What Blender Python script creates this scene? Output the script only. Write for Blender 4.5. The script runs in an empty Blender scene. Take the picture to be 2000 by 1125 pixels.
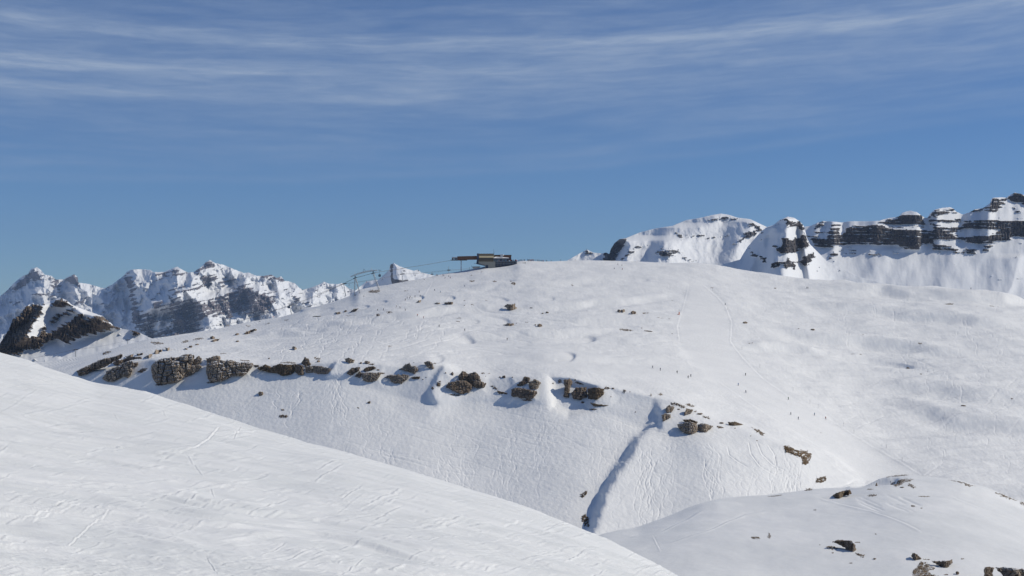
import bpy, bmesh, math, random
import numpy as np
from mathutils import Vector, Matrix

# ------------------------------------------------------------------ camera
FPX = 2747.0                    # focal length in pixels of the 2000 px wide photograph
HOR = 600.0                     # row of eye level in the photograph
PITCH = math.atan((HOR - 562.5) / FPX)
sc = bpy.context.scene
col = sc.collection
cam_d = bpy.data.cameras.new('camera')
cam = bpy.data.objects.new('camera', cam_d)
col.objects.link(cam)
cam.location = (0, 0, 0)
cam.rotation_euler = (math.pi / 2 + PITCH, 0, 0)
cam_d.lens = 36 * FPX / 2000
cam_d.sensor_width = 36
cam_d.clip_start = 0.5
cam_d.clip_end = 90000
sc.camera = cam

# ------------------------------------------------------------------ light
SUN_AZ = math.radians(83)       # clockwise from the view direction (+Y)
SUN_EL = math.radians(37)
sd = bpy.data.lights.new('sun', 'SUN')
sd.energy = 3.45
sd.angle = math.radians(0.5)
sd.color = (1.0, 0.935, 0.80)
sun = bpy.data.objects.new('sun', sd)
col.objects.link(sun)
sv = Vector((math.sin(SUN_AZ) * math.cos(SUN_EL), math.cos(SUN_AZ) * math.cos(SUN_EL), math.sin(SUN_EL)))
sun.rotation_euler = sv.to_track_quat('Z', 'Y').to_euler()
sc.view_settings.view_transform = 'Standard'
sc.view_settings.look = 'None'
sc.view_settings.exposure = -0.07
sc.view_settings.gamma = 1
sc.cycles.max_bounces = 3
sc.cycles.diffuse_bounces = 1
sc.cycles.volume_bounces = 0


class N:
    """small node helper"""
    def __init__(s, nt): s.nt = nt
    def new(s, t, **k):
        n = s.nt.nodes.new(t)
        for a, b in k.items(): setattr(n, a, b)
        return n
    def put(s, sock, v):
        if hasattr(v, 'is_linked') or hasattr(v, 'links'): s.nt.links.new(v, sock)
        else: sock.default_value = v
    def m(s, op, a, b=0.0, c=0.0, clamp=False):
        n = s.new('ShaderNodeMath', operation=op, use_clamp=clamp)
        s.put(n.inputs[0], a); s.put(n.inputs[1], b)
        if len(n.inputs) > 2: s.put(n.inputs[2], c)
        return n.outputs[0]
    def mr(s, v, a, b, c=0.0, d=1.0, smooth=True):
        n = s.new('ShaderNodeMapRange', interpolation_type='SMOOTHSTEP' if smooth else 'LINEAR')
        s.put(n.inputs[0], v); s.put(n.inputs[1], a); s.put(n.inputs[2], b); s.put(n.inputs[3], c); s.put(n.inputs[4], d)
        return n.outputs[0]
    def mix(s, f, a, b):
        n = s.new('ShaderNodeMix', data_type='RGBA')
        s.put(n.inputs[0], f); s.put(n.inputs[6], a); s.put(n.inputs[7], b)
        return n.outputs[2]
    def noise(s, vec, scale, detail=3, rough=.5, dist=0.0):
        n = s.new('ShaderNodeTexNoise')
        s.put(n.inputs['Vector'], vec); s.put(n.inputs['Scale'], scale); s.put(n.inputs['Detail'], detail)
        s.put(n.inputs['Roughness'], rough); s.put(n.inputs['Distortion'], dist)
        return n.outputs[0]
    def mapping(s, vec, scale=(1, 1, 1), rot=(0, 0, 0)):
        n = s.new('ShaderNodeMapping')
        s.put(n.inputs[0], vec); n.inputs['Scale'].default_value = scale; n.inputs['Rotation'].default_value = rot
        return n.outputs[0]
    def comb(s, x, y, z=0.0):
        n = s.new('ShaderNodeCombineXYZ')
        s.put(n.inputs[0], x); s.put(n.inputs[1], y); s.put(n.inputs[2], z)
        return n.outputs[0]


# ------------------------------------------------------------------ sky with cirrus
SKY_STR = 0.074
world = bpy.data.worlds.new('World'); sc.world = world
world.use_nodes = True
world.node_tree.nodes.clear()
w = N(world.node_tree)
sky = w.new('ShaderNodeTexSky', sky_type='NISHITA')
sky.sun_disc = False
sky.sun_elevation = SUN_EL
sky.sun_rotation = SUN_AZ
sky.altitude = 2300
sky.air_density = 1.0
sky.dust_density = 0.2
sky.ozone_density = 3.0
tc = w.new('ShaderNodeTexCoord')
sx = w.new('ShaderNodeSeparateXYZ'); world.node_tree.links.new(tc.outputs['Generated'], sx.inputs[0])
u = w.m('ARCTAN2', sx.outputs[0], sx.outputs[1]); v = sx.outputs[2]
warp = w.m('MULTIPLY', w.m('SUBTRACT', w.noise(w.comb(w.m('MULTIPLY', u, 4.0), w.m('MULTIPLY', v, 14.0)), 1.0, 4, .55), .5), 0.018)
vv = w.m('ADD', v, warp)
def band(a, b, c, wd):
    cen = w.m('ADD', w.m('MULTIPLY', w.m('ADD', w.m('MULTIPLY', u, c), b), u), a)
    d = w.m('DIVIDE', w.m('SUBTRACT', vv, cen), wd)
    return w.m('EXPONENT', w.m('MULTIPLY', w.m('MULTIPLY', d, d), -1.0))
def streak(su, sv_, sc_, det=6, seed=0.0):
    # the noise runs along a slightly tilted and bowed line, finer across than along it
    t = w.m('SUBTRACT', vv, w.m('MULTIPLY', w.m('ADD', w.m('MULTIPLY', u, 0.09), 0.03), u))
    return w.noise(w.comb(w.m('MULTIPLY', u, su), w.m('MULTIPLY', t, sv_), seed), sc_, det, .62, .4)
left = w.mr(u, 0.12, -0.28)
fib = w.mr(streak(22, 190, 1.0, 5, 3.0), .3, .72, .62, 1.05)
s_big = w.mr(streak(5, 46, 1.0, 6, 0.0), .36, .72)
s_mid = w.mr(streak(9, 120, 1.0, 6, 7.0), .34, .74)
b1 = w.m('MULTIPLY', band(.184, .0124, .115, .0060), .60)
b2 = w.m('MULTIPLY', band(.1655, .0200, .042, .0062), w.m('ADD', w.m('MULTIPLY', left, .60), .12))
b3 = w.m('MULTIPLY', band(.1485, .018, .05, .0050), w.m('ADD', w.m('MULTIPLY', left, .55), .08))
b4 = w.m('MULTIPLY', band(.098, .0625, .077, .0030), .22)
b5 = w.m('MULTIPLY', band(.1650, .040, .10, .026), .27)
vlow = w.m('ADD', w.m('MULTIPLY', w.m('ADD', w.m('MULTIPLY', u, .077), .0625), u), .098)
veil = w.m('MULTIPLY', w.mr(w.m('SUBTRACT', vv, vlow), -.002, .012), w.m('ADD', w.m('ADD', w.m('MULTIPLY', s_big, .25), w.m('MULTIPLY', s_mid, .14)), .09))
thin = w.m('MULTIPLY', w.mr(u, -.3, .35), w.m('MULTIPLY', w.mr(vv, .12, .20), .09))
cs = w.m('ADD', w.m('ADD', b1, b2), w.m('ADD', b3, b4))
cs = w.m('MULTIPLY', cs, w.m('ADD', w.m('MULTIPLY', s_mid, .45), .55))
cs = w.m('ADD', w.m('ADD', cs, b5), w.m('ADD', veil, thin))
cs = w.m('MULTIPLY', cs, fib, clamp=True)
base = w.new('ShaderNodeMix', data_type='RGBA', blend_type='MULTIPLY')
base.inputs[0].default_value = 1
w.put(base.inputs[6], sky.outputs[0]); w.put(base.inputs[7], w.mix(w.mr(sx.outputs[2], -.02, .16), (.66, .95, 1.30, 1), (.49, .74, 1.06, 1)))
CLOUD = (5.9, 7.1, 8.9, 1)
skyc = w.mix(w.m('MULTIPLY', cs, .72), base.outputs[2], CLOUD)
bg = w.new('ShaderNodeBackground'); w.put(bg.inputs[0], skyc); bg.inputs[1].default_value = SKY_STR
wo = w.new('ShaderNodeOutputWorld'); world.node_tree.links.new(bg.outputs[0], wo.inputs[0])

# ------------------------------------------------------------------ numpy helpers
rng = np.random.default_rng(11)
CP, SP = math.cos(PITCH), math.sin(PITCH)
def ray(px, py):
    """world direction with unit forward component for photograph pixels"""
    x = (np.asarray(px, float) - 1000) / FPX
    zc = (562.5 - np.asarray(py, float)) / FPX
    yy = CP - zc * SP
    return np.stack(np.broadcast_arrays(x / yy, 1.0, (SP + zc * CP) / yy), -1)
def P(px, py, D): return ray(px, py) * np.asarray(D, float)[..., None]
def proj(p):
    """world point -> photograph pixel"""
    f = p[..., 1] * CP + p[..., 2] * SP
    q = -p[..., 1] * SP + p[..., 2] * CP
    return 1000 + p[..., 0] / f * FPX, 562.5 - q / f * FPX

def perlin(x, y, seed=0):
    r = np.random.default_rng(seed + 1000)
    pm = r.permutation(4096).astype(np.int64)
    ang = r.random(4096) * 2 * np.pi
    gx, gy = np.cos(ang), np.sin(ang)
    x = np.asarray(x, float); y = np.asarray(y, float)
    xi = np.floor(x).astype(np.int64); yi = np.floor(y).astype(np.int64)
    xf = x - xi; yf = y - yi
    def g(a, b, dx, dy):
        h = pm[(pm[a & 4095] + b) & 4095]
        return gx[h] * dx + gy[h] * dy
    n00 = g(xi, yi, xf, yf); n10 = g(xi + 1, yi, xf - 1, yf)
    n01 = g(xi, yi + 1, xf, yf - 1); n11 = g(xi + 1, yi + 1, xf - 1, yf - 1)
    uu = xf * xf * xf * (xf * (xf * 6 - 15) + 10); v_ = yf * yf * yf * (yf * (yf * 6 - 15) + 10)
    return ((n00 * (1 - uu) + n10 * uu) * (1 - v_) + (n01 * (1 - uu) + n11 * uu) * v_) * 1.5
def fbm(x, y, seed=0, octs=4, gain=.5, ridged=False):
    a = 1.0; t = 0; s = 0; f = 1.0
    for k in range(octs):
        n = perlin(x * f + 17.3 * k, y * f - 9.1 * k, seed + k)
        if ridged: n = 1 - 2 * np.abs(n)
        t = t + a * n; s += a; a *= gain; f *= 2.03
    return t / s
def cells(x, y, seed=0):
    """voronoi: distance to the border and a random value per cell"""
    r = np.random.default_rng(seed + 77)
    jx = r.random(4096); jy = r.random(4096); val = r.random(4096); pm = r.permutation(4096)
    x = np.asarray(x, float); y = np.asarray(y, float)
    xi = np.floor(x).astype(int); yi = np.floor(y).astype(int)
    d1 = np.full(x.shape, 9.0); d2 = np.full(x.shape, 9.0); c = np.zeros(x.shape)
    for a in (-1, 0, 1):
        for b in (-1, 0, 1):
            h = pm[(pm[(xi + a) & 4095] + yi + b) & 4095]
            d = np.hypot(xi + a + jx[h] - x, yi + b + jy[h] - y)
            n = d < d1
            d2 = np.where(n, d1, np.minimum(d2, d)); c = np.where(n, val[h], c); d1 = np.where(n, d, d1)
    return d2 - d1, c
def gblur(A, s, axis):
    if s <= 0: return A
    r = int(3 * s + 1); k = np.exp(-.5 * (np.arange(-r, r + 1) / s) ** 2); k /= k.sum()
    pad = [(0, 0)] * A.ndim; pad[axis] = (r, r)
    B = np.pad(A, pad, mode='edge'); out = np.zeros_like(A); n = A.shape[axis]
    for i, kk in enumerate(k):
        out += kk * (B[i:i + n] if axis == 0 else B[:, i:i + n])
    return out
def blur(A, s): return gblur(gblur(A, s, 0), s, 1)
def sdf(X, Y, poly):
    """signed distance to a polygon, positive inside"""
    poly = np.asarray(poly, float)
    d = np.full(X.shape, 1e9); ins = np.zeros(X.shape, bool); n = len(poly)
    for i in range(n):
        ax, ay = poly[i]; bx, by = poly[(i + 1) % n]
        ex, ey = bx - ax, by - ay
        t = np.clip(((X - ax) * ex + (Y - ay) * ey) / (ex * ex + ey * ey + 1e-9), 0, 1)
        d = np.minimum(d, np.hypot(X - ax - t * ex, Y - ay - t * ey))
        c = ((ay > Y) != (by > Y)) & (X < ex * (Y - ay) / (by - ay + 1e-12) + ax)
        ins ^= c
    return np.where(ins, d, -d)
def sig(x): return 1 / (1 + np.exp(-np.clip(x, -30, 30)))
def sstep(x): x = np.clip(x, 0, 1); return x * x * (3 - 2 * x)
def line(pts, smooth=0.0, lo=-400, hi=2400):
    """dense 1-px table through (x, y) points, smoothed; returns a function"""
    pts = np.array(pts, float); xs = np.arange(lo, hi + 1.0)
    ys = np.interp(xs, pts[:, 0], pts[:, 1])
    if smooth > 0:
        r = int(3 * smooth); k = np.exp(-.5 * (np.arange(-r, r + 1) / smooth) ** 2); k /= k.sum()
        ys = np.convolve(np.pad(ys, r, mode='edge'), k, 'valid')
    return lambda x: np.interp(x, xs, ys)

class Canvas:
    def __init__(s, x0, x1, y0, y1, step=1.0):
        s.x0, s.y0, s.st = x0, y0, step
        s.xs = np.arange(x0, x1 + step / 2, step); s.ys = np.arange(y0, y1 + step / 2, step)
        s.X, s.Y = np.meshgrid(s.xs, s.ys)
        s.A = np.zeros(s.X.shape)
    def at(s, px, py, A=None):
        A = s.A if A is None else A
        fx = np.clip((np.asarray(px, float) - s.x0) / s.st, 0, A.shape[1] - 1.001)
        fy = np.clip((np.asarray(py, float) - s.y0) / s.st, 0, A.shape[0] - 1.001)
        i = fx.astype(int); j = fy.astype(int); a = fx - i; b = fy - j
        return (A[j, i] * (1 - a) + A[j, i + 1] * a) * (1 - b) + (A[j + 1, i] * (1 - a) + A[j + 1, i + 1] * a) * b
    def stroke(s, B, pts, amp, wd):
        """draw a line of gaussian profile (width wd px) into B"""
        pts = np.asarray(pts, float)
        seg = np.hypot(*np.diff(pts, axis=0).T); L = np.concatenate([[0], np.cumsum(seg)])
        n = max(2, int(L[-1] / (s.st * .7)))
        t = np.linspace(0, L[-1], n); x = np.interp(t, L, pts[:, 0]); y = np.interp(t, L, pts[:, 1])
        a = np.broadcast_to(np.asarray(amp, float), (len(pts),)); a = np.interp(t, L, a)
        a = a * np.clip(np.minimum(t, L[-1] - t) / (3 * wd + 4), 0, 1)
        r = int(math.ceil(2.2 * wd / s.st))
        ix = np.round((x - s.x0) / s.st).astype(int); iy = np.round((y - s.y0) / s.st).astype(int)
        T = np.zeros_like(B) if n > 100000 else None
        for dj in range(-r, r + 1):
            for di in range(-r, r + 1):
                jx = ix + di; jy = iy + dj
                ok = (jx >= 0) & (jy >= 0) & (jx < B.shape[1]) & (jy < B.shape[0])
                gx = s.x0 + jx * s.st - x; gy = s.y0 + jy * s.st - y
                k = a * np.exp(-.5 * (gx * gx + gy * gy) / wd ** 2) * (.7 * s.st) / (wd * 2.5)
                np.add.at(B, (jy[ok], jx[ok]), k[ok])

def grid_mesh(name, Pg, attrs=None, mat=None, keep=None, flip=False):
    R, C = Pg.shape[:2]
    me = bpy.data.meshes.new(name)
    idx = np.arange(R * C).reshape(R, C)
    q = np.stack([idx[:-1, :-1], idx[1:, :-1], idx[1:, 1:], idx[:-1, 1:]], -1)
    if flip: q = q[..., ::-1]
    q = q.reshape(-1, 4)
    if keep is not None:
        q = q[keep.reshape(-1)]
        used = np.unique(q); mp = np.full(R * C, -1); mp[used] = np.arange(len(used)); q = mp[q]
        V = Pg.reshape(-1, 3)[used]; at = {k: a.reshape(-1)[used] for k, a in (attrs or {}).items()}
    else:
        V = Pg.reshape(-1, 3); at = {k: a.reshape(-1) for k, a in (attrs or {}).items()}
    fill_mesh(me, V, q, at)
    if mat: me.materials.append(mat)
    return me
def fill_mesh(me, V, q, at=None):
    me.vertices.add(len(V)); me.vertices.foreach_set('co', np.ascontiguousarray(V, np.float32).ravel())
    me.loops.add(q.size); me.loops.foreach_set('vertex_index', np.ascontiguousarray(q, np.int32).ravel())
    me.polygons.add(len(q)); me.polygons.foreach_set('loop_start', np.arange(0, q.size, 4, dtype=np.int32))
    me.polygons.foreach_set('loop_total', np.full(len(q), 4, np.int32))
    me.update(calc_edges=True)
    me.polygons.foreach_set('use_smooth', np.ones(len(q), bool))
    for k, a in (at or {}).items():
        t = me.attributes.new(k, 'FLOAT', 'POINT'); t.data.foreach_set('value', a.astype(np.float32))
def tag(o, label=None, cat=None, group=None, kind=None):
    if label: o['label'] = label
    if cat: o['category'] = cat
    if group: o['group'] = group
    if kind: o['kind'] = kind
    return o
def link(name, me, parent=None, loc=None):
    o = bpy.data.objects.new(name, me); col.objects.link(o)
    if parent: o.parent = parent
    if loc is not None: o.location = loc
    return o

# ------------------------------------------------------------------ materials
def newmat(name):
    m = bpy.data.materials.new(name); m.use_nodes = True; m.node_tree.nodes.clear()
    n = N(m.node_tree)
    out = n.new('ShaderNodeOutputMaterial'); b = n.new('ShaderNodeBsdfPrincipled')
    m.node_tree.links.new(b.outputs[0], out.inputs[0])
    return m, n, b
def snow_mat(name, s1, s2, b1, b2, col1=(.80, .805, .80), col2=(.87, .868, .858), aniso=(1, 1, 1)):
    """snow; s1, s2 are bump wavelengths in metres, b1, b2 their heights"""
    m, n, b = newmat(name)
    c = n.new('ShaderNodeTexCoord').outputs['Object']
    cc = n.mapping(c, aniso)
    f = n.noise(cc, 1 / (s1 * 6), 5, .6)
    n.put(b.inputs['Base Color'], n.mix(n.mr(f, .35, .65), (*col1, 1), (*col2, 1)))
    b.inputs['Roughness'].default_value = .62
    b.inputs['Specular IOR Level'].default_value = .25
    h = n.m('ADD', n.m('MULTIPLY', n.noise(cc, 1 / s1, 4, .6), b1), n.m('MULTIPLY', n.noise(cc, 1 / s2, 3, .6), b2))
    h = n.m('MULTIPLY', h, n.mr(n.noise(cc, 1 / (s1 * 26), 3, .6), .36, .62, .35, 1.3))
    bp = n.new('ShaderNodeBump'); bp.inputs['Strength'].default_value = 1; bp.inputs['Distance'].default_value = 1
    n.put(bp.inputs['Height'], h); n.put(b.inputs['Normal'], bp.outputs[0])
    return m
def mountain_mat(name, scale, rock_a, rock_b, rock_c, snow=(.84, .85, .87), bump=.5, edge=.35, strata=(0, 0, 1)):
    """snow and rock by the mesh attribute 'rock' with an edge broken by noise; scale = size of fine detail in metres"""
    m, n, b = newmat(name)
    c = n.new('ShaderNodeTexCoord').outputs['Object']
    at = n.new('ShaderNodeAttribute', attribute_name='rock').outputs['Fac']
    n1 = n.noise(n.mapping(c, (1, 1, 2.2)), 1 / (scale * 3), 6, .65)
    f = n.mr(n.m('ADD', at, n.m('MULTIPLY', n.m('SUBTRACT', n1, .5), edge * 2)), -.06, .06)
    n2 = n.noise(n.mapping(c, (1, 1, .35)), 1 / (scale * 4), 5, .6)
    n3 = n.noise(n.mapping(c, (.25, .25, 3.0)), 1 / (scale * 3), 5, .6)
    rc = n.mix(n.mr(n2, .3, .7), (*rock_a, 1), (*rock_b, 1))
    rc = n.mix(n.mr(n3, .48, .72), rc, (*rock_c, 1))
    n.put(b.inputs['Base Color'], n.mix(f, (*snow, 1), rc))
    b.inputs['Roughness'].default_value = .8
    b.inputs['Specular IOR Level'].default_value = .15
    hr = n.m('ADD', n.noise(n.mapping(c, (1, 1, .4)), 1 / (scale * 2), 6, .7), n.m('MULTIPLY', n3, .6))
    hs = n.m('MULTIPLY', n.noise(c, 1 / (scale * 6), 4, .5), .12)
    h = n.m('MULTIPLY', n.m('ADD', n.m('MULTIPLY', hr, f), n.m('MULTIPLY', hs, n.m('SUBTRACT', 1.0, f))), scale * bump * 4)
    bp = n.new('ShaderNodeBump'); bp.inputs['Strength'].default_value = 1; bp.inputs['Distance'].default_value = 1
    n.put(bp.inputs['Height'], h); n.put(b.inputs['Normal'], bp.outputs[0])
    return m
def rock_mat(name, ca, cb, cc_, grass=(.16, .10, .045), gr=.5, scale=1.0, snow_lo=.86, snow_hi=1.02, snow_amt=1.0):
    """bare limestone: brown grey, cracked, dry grass on the tops, snow lying on the ledges"""
    m, n, b = newmat(name)
    tcn = n.new('ShaderNodeTexCoord').outputs['Object']
    geo = n.new('ShaderNodeNewGeometry')
    sp = n.new('ShaderNodeSeparateXYZ'); n.put(sp.inputs[0], geo.outputs['Normal'])
    nz = sp.outputs[2]
    n1 = n.noise(tcn, .35 / scale, 5, .6)
    n2 = n.noise(n.mapping(tcn, (1, 1, 2.5)), 1.2 / scale, 6, .65)
    n3 = n.noise(tcn, 2.6 / scale, 4, .6)
    rc = n.mix(n.mr(n2, .32, .68), (*ca, 1), (*cb, 1))
    rc = n.mix(n.mr(n1, .42, .66), rc, (*cc_, 1))
    gf = n.m('MULTIPLY', n.mr(n.m('ADD', nz, n.m('MULTIPLY', n3, .6)), .62, .95), gr)
    rc = n.mix(gf, rc, (*grass, 1))
    sn = n.m('MULTIPLY', n.mr(n.m('ADD', nz, n.m('MULTIPLY', n.m('SUBTRACT', n1, .5), .9)), snow_lo, snow_hi), snow_amt)
    n.put(b.inputs['Base Color'], n.mix(sn, rc, (.84, .85, .87, 1)))
    b.inputs['Roughness'].default_value = .85
    b.inputs['Specular IOR Level'].default_value = .12
    vo = n.new('ShaderNodeTexVoronoi', feature='DISTANCE_TO_EDGE'); n.put(vo.inputs['Vector'], n.mapping(tcn, (1, 1, .6))); vo.inputs['Scale'].default_value = .45 / scale
    cr = n.mr(vo.outputs['Distance'], 0, .12)
    h = n.m('ADD', n.m('MULTIPLY', n2, .55), n.m('MULTIPLY', cr, .3))
    bp = n.new('ShaderNodeBump'); bp.inputs['Strength'].default_value = 1; bp.inputs['Distance'].default_value = 1.0 * scale
    n.put(bp.inputs['Height'], h); n.put(b.inputs['Normal'], bp.outputs[0])
    return m
def plain(name, c, rough=.6, metal=0.0, var=.12, scale=1.5, spec=.3):
    m, n, b = newmat(name)
    tcn = n.new('ShaderNodeTexCoord').outputs['Object']
    f = n.noise(tcn, scale, 4, .6)
    n.put(b.inputs['Base Color'], n.mix(f, tuple(x * (1 - var) for x in c) + (1,), tuple(min(1, x * (1 + var)) for x in c) + (1,)))
    b.inputs['Roughness'].default_value = rough; b.inputs['Metallic'].default_value = metal
    b.inputs['Specular IOR Level'].default_value = spec
    return m

M = {}
M['snow_near'] = snow_mat('trodden_snow', .34, .10, .085, .030, col1=(.78, .79, .785), col2=(.86, .862, .855), aniso=(.32, 1, 1))
M['snow_hill'] = snow_mat('hill_snow', 3.2, 1.2, .26, .10, col1=(.83, .83, .825), col2=(.875, .872, .862))
M['snow_knoll'] = snow_mat('smooth_snow', 5.0, 1.0, .10, .02)
M['snow_far'] = snow_mat('valley_snow', 60, 15, 2, .6)
M['rock'] = rock_mat('brown_limestone', (.34, .27, .205), (.54, .455, .365), (.25, .185, .13), snow_lo=.80, snow_hi=.96)
M['rock_dark'] = rock_mat('dark_limestone', (.24, .185, .14), (.40, .325, .26), (.155, .115, .085), gr=.35, snow_lo=.9, snow_hi=1.06)
M['turf'] = rock_mat('dry_turf_and_stone', (.17, .13, .09), (.30, .25, .19), (.13, .085, .05), gr=.8, scale=.6, snow_lo=.9, snow_hi=1.1, snow_amt=.75)

# ------------------------------------------------------------------ mountains
def mountain(name, skyp, ybot, D0, x0, x1, mat, rocks=(), reliefs=(), slope=34, rslope=66, nz=(), jag=(0, 10), speck=-.55,
             rag=.7, step=1.0, hblur=5, pat=(30, 12, 0.0), ribs=(0, 10, 40), back=400, sm=0, Dslope=0.0, strata=(0, 6, 0)):
    mpp = D0 / FPX
    S = line(skyp, sm)
    ymin = min(p[1] for p in skyp) - 12
    ybm = ybot if not callable(ybot) else max(ybot(x0), ybot(x1), ybot((x0 + x1) / 2))
    c = Canvas(x0, x1, ymin, ybm + 4, 1.0)
    X, Y = c.X, c.Y
    # strata-like pattern used both for the rock edge and for relief
    a, bb, tilt = pat
    YT = Y + tilt * X
    wv = 3 * fbm(X / 40, Y / 40, 5, 2)
    patn = fbm(X / a, (YT + wv) / bb, 21, 5, .66)
    R = np.full(X.shape, speck) + rag * patn
    RR = np.full(X.shape, -9.0)
    for poly, lev, soft in rocks:
        s = sdf(X + 2.5 * fbm(X / 9, Y / 9, 3, 3), Y + 2.5 * fbm(X / 9, Y / 9, 4, 3), poly)
        k = sig(s / soft)
        R = R + (lev - speck) * k
    if strata[0]:
        ph = (Y + strata[2] * X + 4 * fbm(X / 60, Y / 30, 91, 3)) / strata[1]
        R = R + strata[0] * (np.sin(6.283 * ph) + .5 * np.sin(6.283 * 2.3 * ph + 1)) * (.4 + 1.2 * sstep(.5 + fbm(X / 26, Y / 12, 92, 3)))
    rockm = sig(R / .05)
    run = mpp * ((1 - rockm) / math.tan(math.radians(slope)) + rockm / math.tan(math.radians(rslope)))
    D = D0 + np.cumsum(run[::-1], axis=0)[::-1]
    D = gblur(D, hblur, 1)
    if Dslope: D = D - Dslope[0] * np.minimum(X - Dslope[2], 0) + Dslope[1] * np.maximum(X - Dslope[2], 0)
    for (lam, amp, sx_, seed, rd) in nz:
        D = D - amp * fbm(X / lam, Y / (lam * sx_), seed, 4 if D0 > 9000 else 3, .46, rd)
    for r in reliefs:
        if r[0] == 'poly':
            _, poly, h, wd = r
            D = D - h * sig(sdf(X, Y, poly) / wd)
        else:   # a spur: crest line, height, width left, width right (the left flank may be steeper)
            _, pts, h, wl, wr = r
            xc = np.interp(Y, [p[1] for p in pts], [p[0] for p in pts])
            y0_, y1_ = pts[0][1], pts[-1][1]
            fade = sstep((Y - y0_) / 12 + .5) * sstep((y1_ - Y) / 20 + .5)
            d = X - xc
            D = D - h * fade * np.where(d < 0, np.exp(-(d / wl) ** 2), np.exp(-np.abs(d / wr) ** 1.5))
    ra, rl, ry = ribs
    if ra: D = D - ra * rockm * (fbm(X / rl, Y / ry, 31, 4, .6, True))
    D = D - rockm * mpp * 1.6 * fbm(X / 14, YT / 3.0, 41, 3)
    xs = np.arange(x0, x1 + step / 2, step)
    top = S(xs)
    if jag[0]: top = top - jag[0] * fbm(xs / jag[1], xs * 0, 51, 5, .6) - jag[0] * .5 * fbm(xs / 3.0, xs * 0, 52, 2)
    yb = np.array([ybot(x) for x in xs]) if callable(ybot) else np.full(xs.shape, float(ybot))
    nr = int((yb - top).max() / step) + 1
    t = np.linspace(0, 1, nr)[:, None]
    PY = top[None] + (np.maximum(yb - top, 1)[None]) * t
    PX = np.broadcast_to(xs, PY.shape)
    G = P(PX, PY, c.at(PX, PY, D))
    at = c.at(PX, PY, R)
    # the far side: falls away behind the crest
    rows = []
    crest = G[0]
    for k in range(1, 7):
        s = (k / 6) ** 1.5 * back
        bk = crest.copy(); bk[:, 1] += s; bk[:, 0] += crest[:, 0] / crest[:, 1] * s; bk[:, 2] -= s * .75 * (k / 6) ** .5
        rows.append(bk)
    G = np.concatenate([np.stack(rows[::-1]), G]); at = np.concatenate([np.repeat(at[:1], 6, 0), at])
    me = grid_mesh(name, G, {'rock': at}, mat)
    return tag(link(name, me), kind='structure')

m_far = mountain_mat('far_massif', 16, (.20, .18, .20), (.33, .29, .29), (.11, .105, .12), bump=.4, edge=.34)
m_brown = mountain_mat('brown_peak', 3.5, (.15, .115, .085), (.26, .20, .145), (.075, .058, .05), bump=.35, edge=.3)
m_dome = mountain_mat('snow_dome', 6, (.09, .085, .09), (.17, .155, .145), (.06, .058, .06), bump=.2, edge=.25)
m_wall = mountain_mat('banded_cliffs', 3.5, (.07, .07, .08), (.15, .13, .12), (.04, .043, .052), bump=.35, edge=.22)
def Z(o, pts):
    ox, oy, k = o
    return [(ox + a / k, oy + b / k) for a, b in pts]
A = (0, 480, 4.0)      # frames of the enlarged views in which outlines were read
H = (400, 480, 4.0)
DM = (1100, 400, 4.0)
W = (1550, 360, 4.327)

# far left summits (behind)
mountain('mountain', Z(A, [(-200, 520), (-60, 440), (0, 395), (60, 345), (110, 290), (180, 235), (220, 220), (240, 185), (285, 165), (320, 190), (350, 225), (400, 235),
                            (440, 265), (500, 262), (540, 240), (580, 222), (608, 250), (612, 285), (700, 300), (800, 330), (900, 360), (1100, 420), (1500, 600)]),
         670, 15500, -60, 370, m_far,
         rocks=[(Z(A, [(90, 345), (130, 280), (200, 235), (240, 190), (300, 200), (330, 240), (320, 285), (250, 265), (190, 320), (110, 360)]), .35, 2),
                (Z(A, [(380, 230), (450, 265), (500, 350), (470, 370), (400, 320)]), .2, 3),
                (Z(A, [(500, 262), (580, 222), (610, 250), (620, 320), (560, 300)]), .5, 2),
                (Z(A, [(560, 460), (680, 395), (700, 410), (620, 470)]), .1, 2),
                (Z(A, [(70, 430), (180, 430), (190, 450), (80, 465)]), .2, 2),
                (Z(A, [(250, 370), (420, 375), (440, 400), (270, 390)]), .15, 2)],
         reliefs=[('spur', [(72, 520), (78, 560), (60, 610)], 500, 26, 60), ('spur', [(145, 536), (150, 580), (160, 640)], 320, 14, 50)],
         nz=[(34, 200, 1.4, 3, True), (11, 16, 1.2, 9, False)], jag=(1.6, 9), speck=-.62, rag=1.2, pat=(12, 4, .1), ribs=(40, 4, 12), back=3000)

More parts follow.
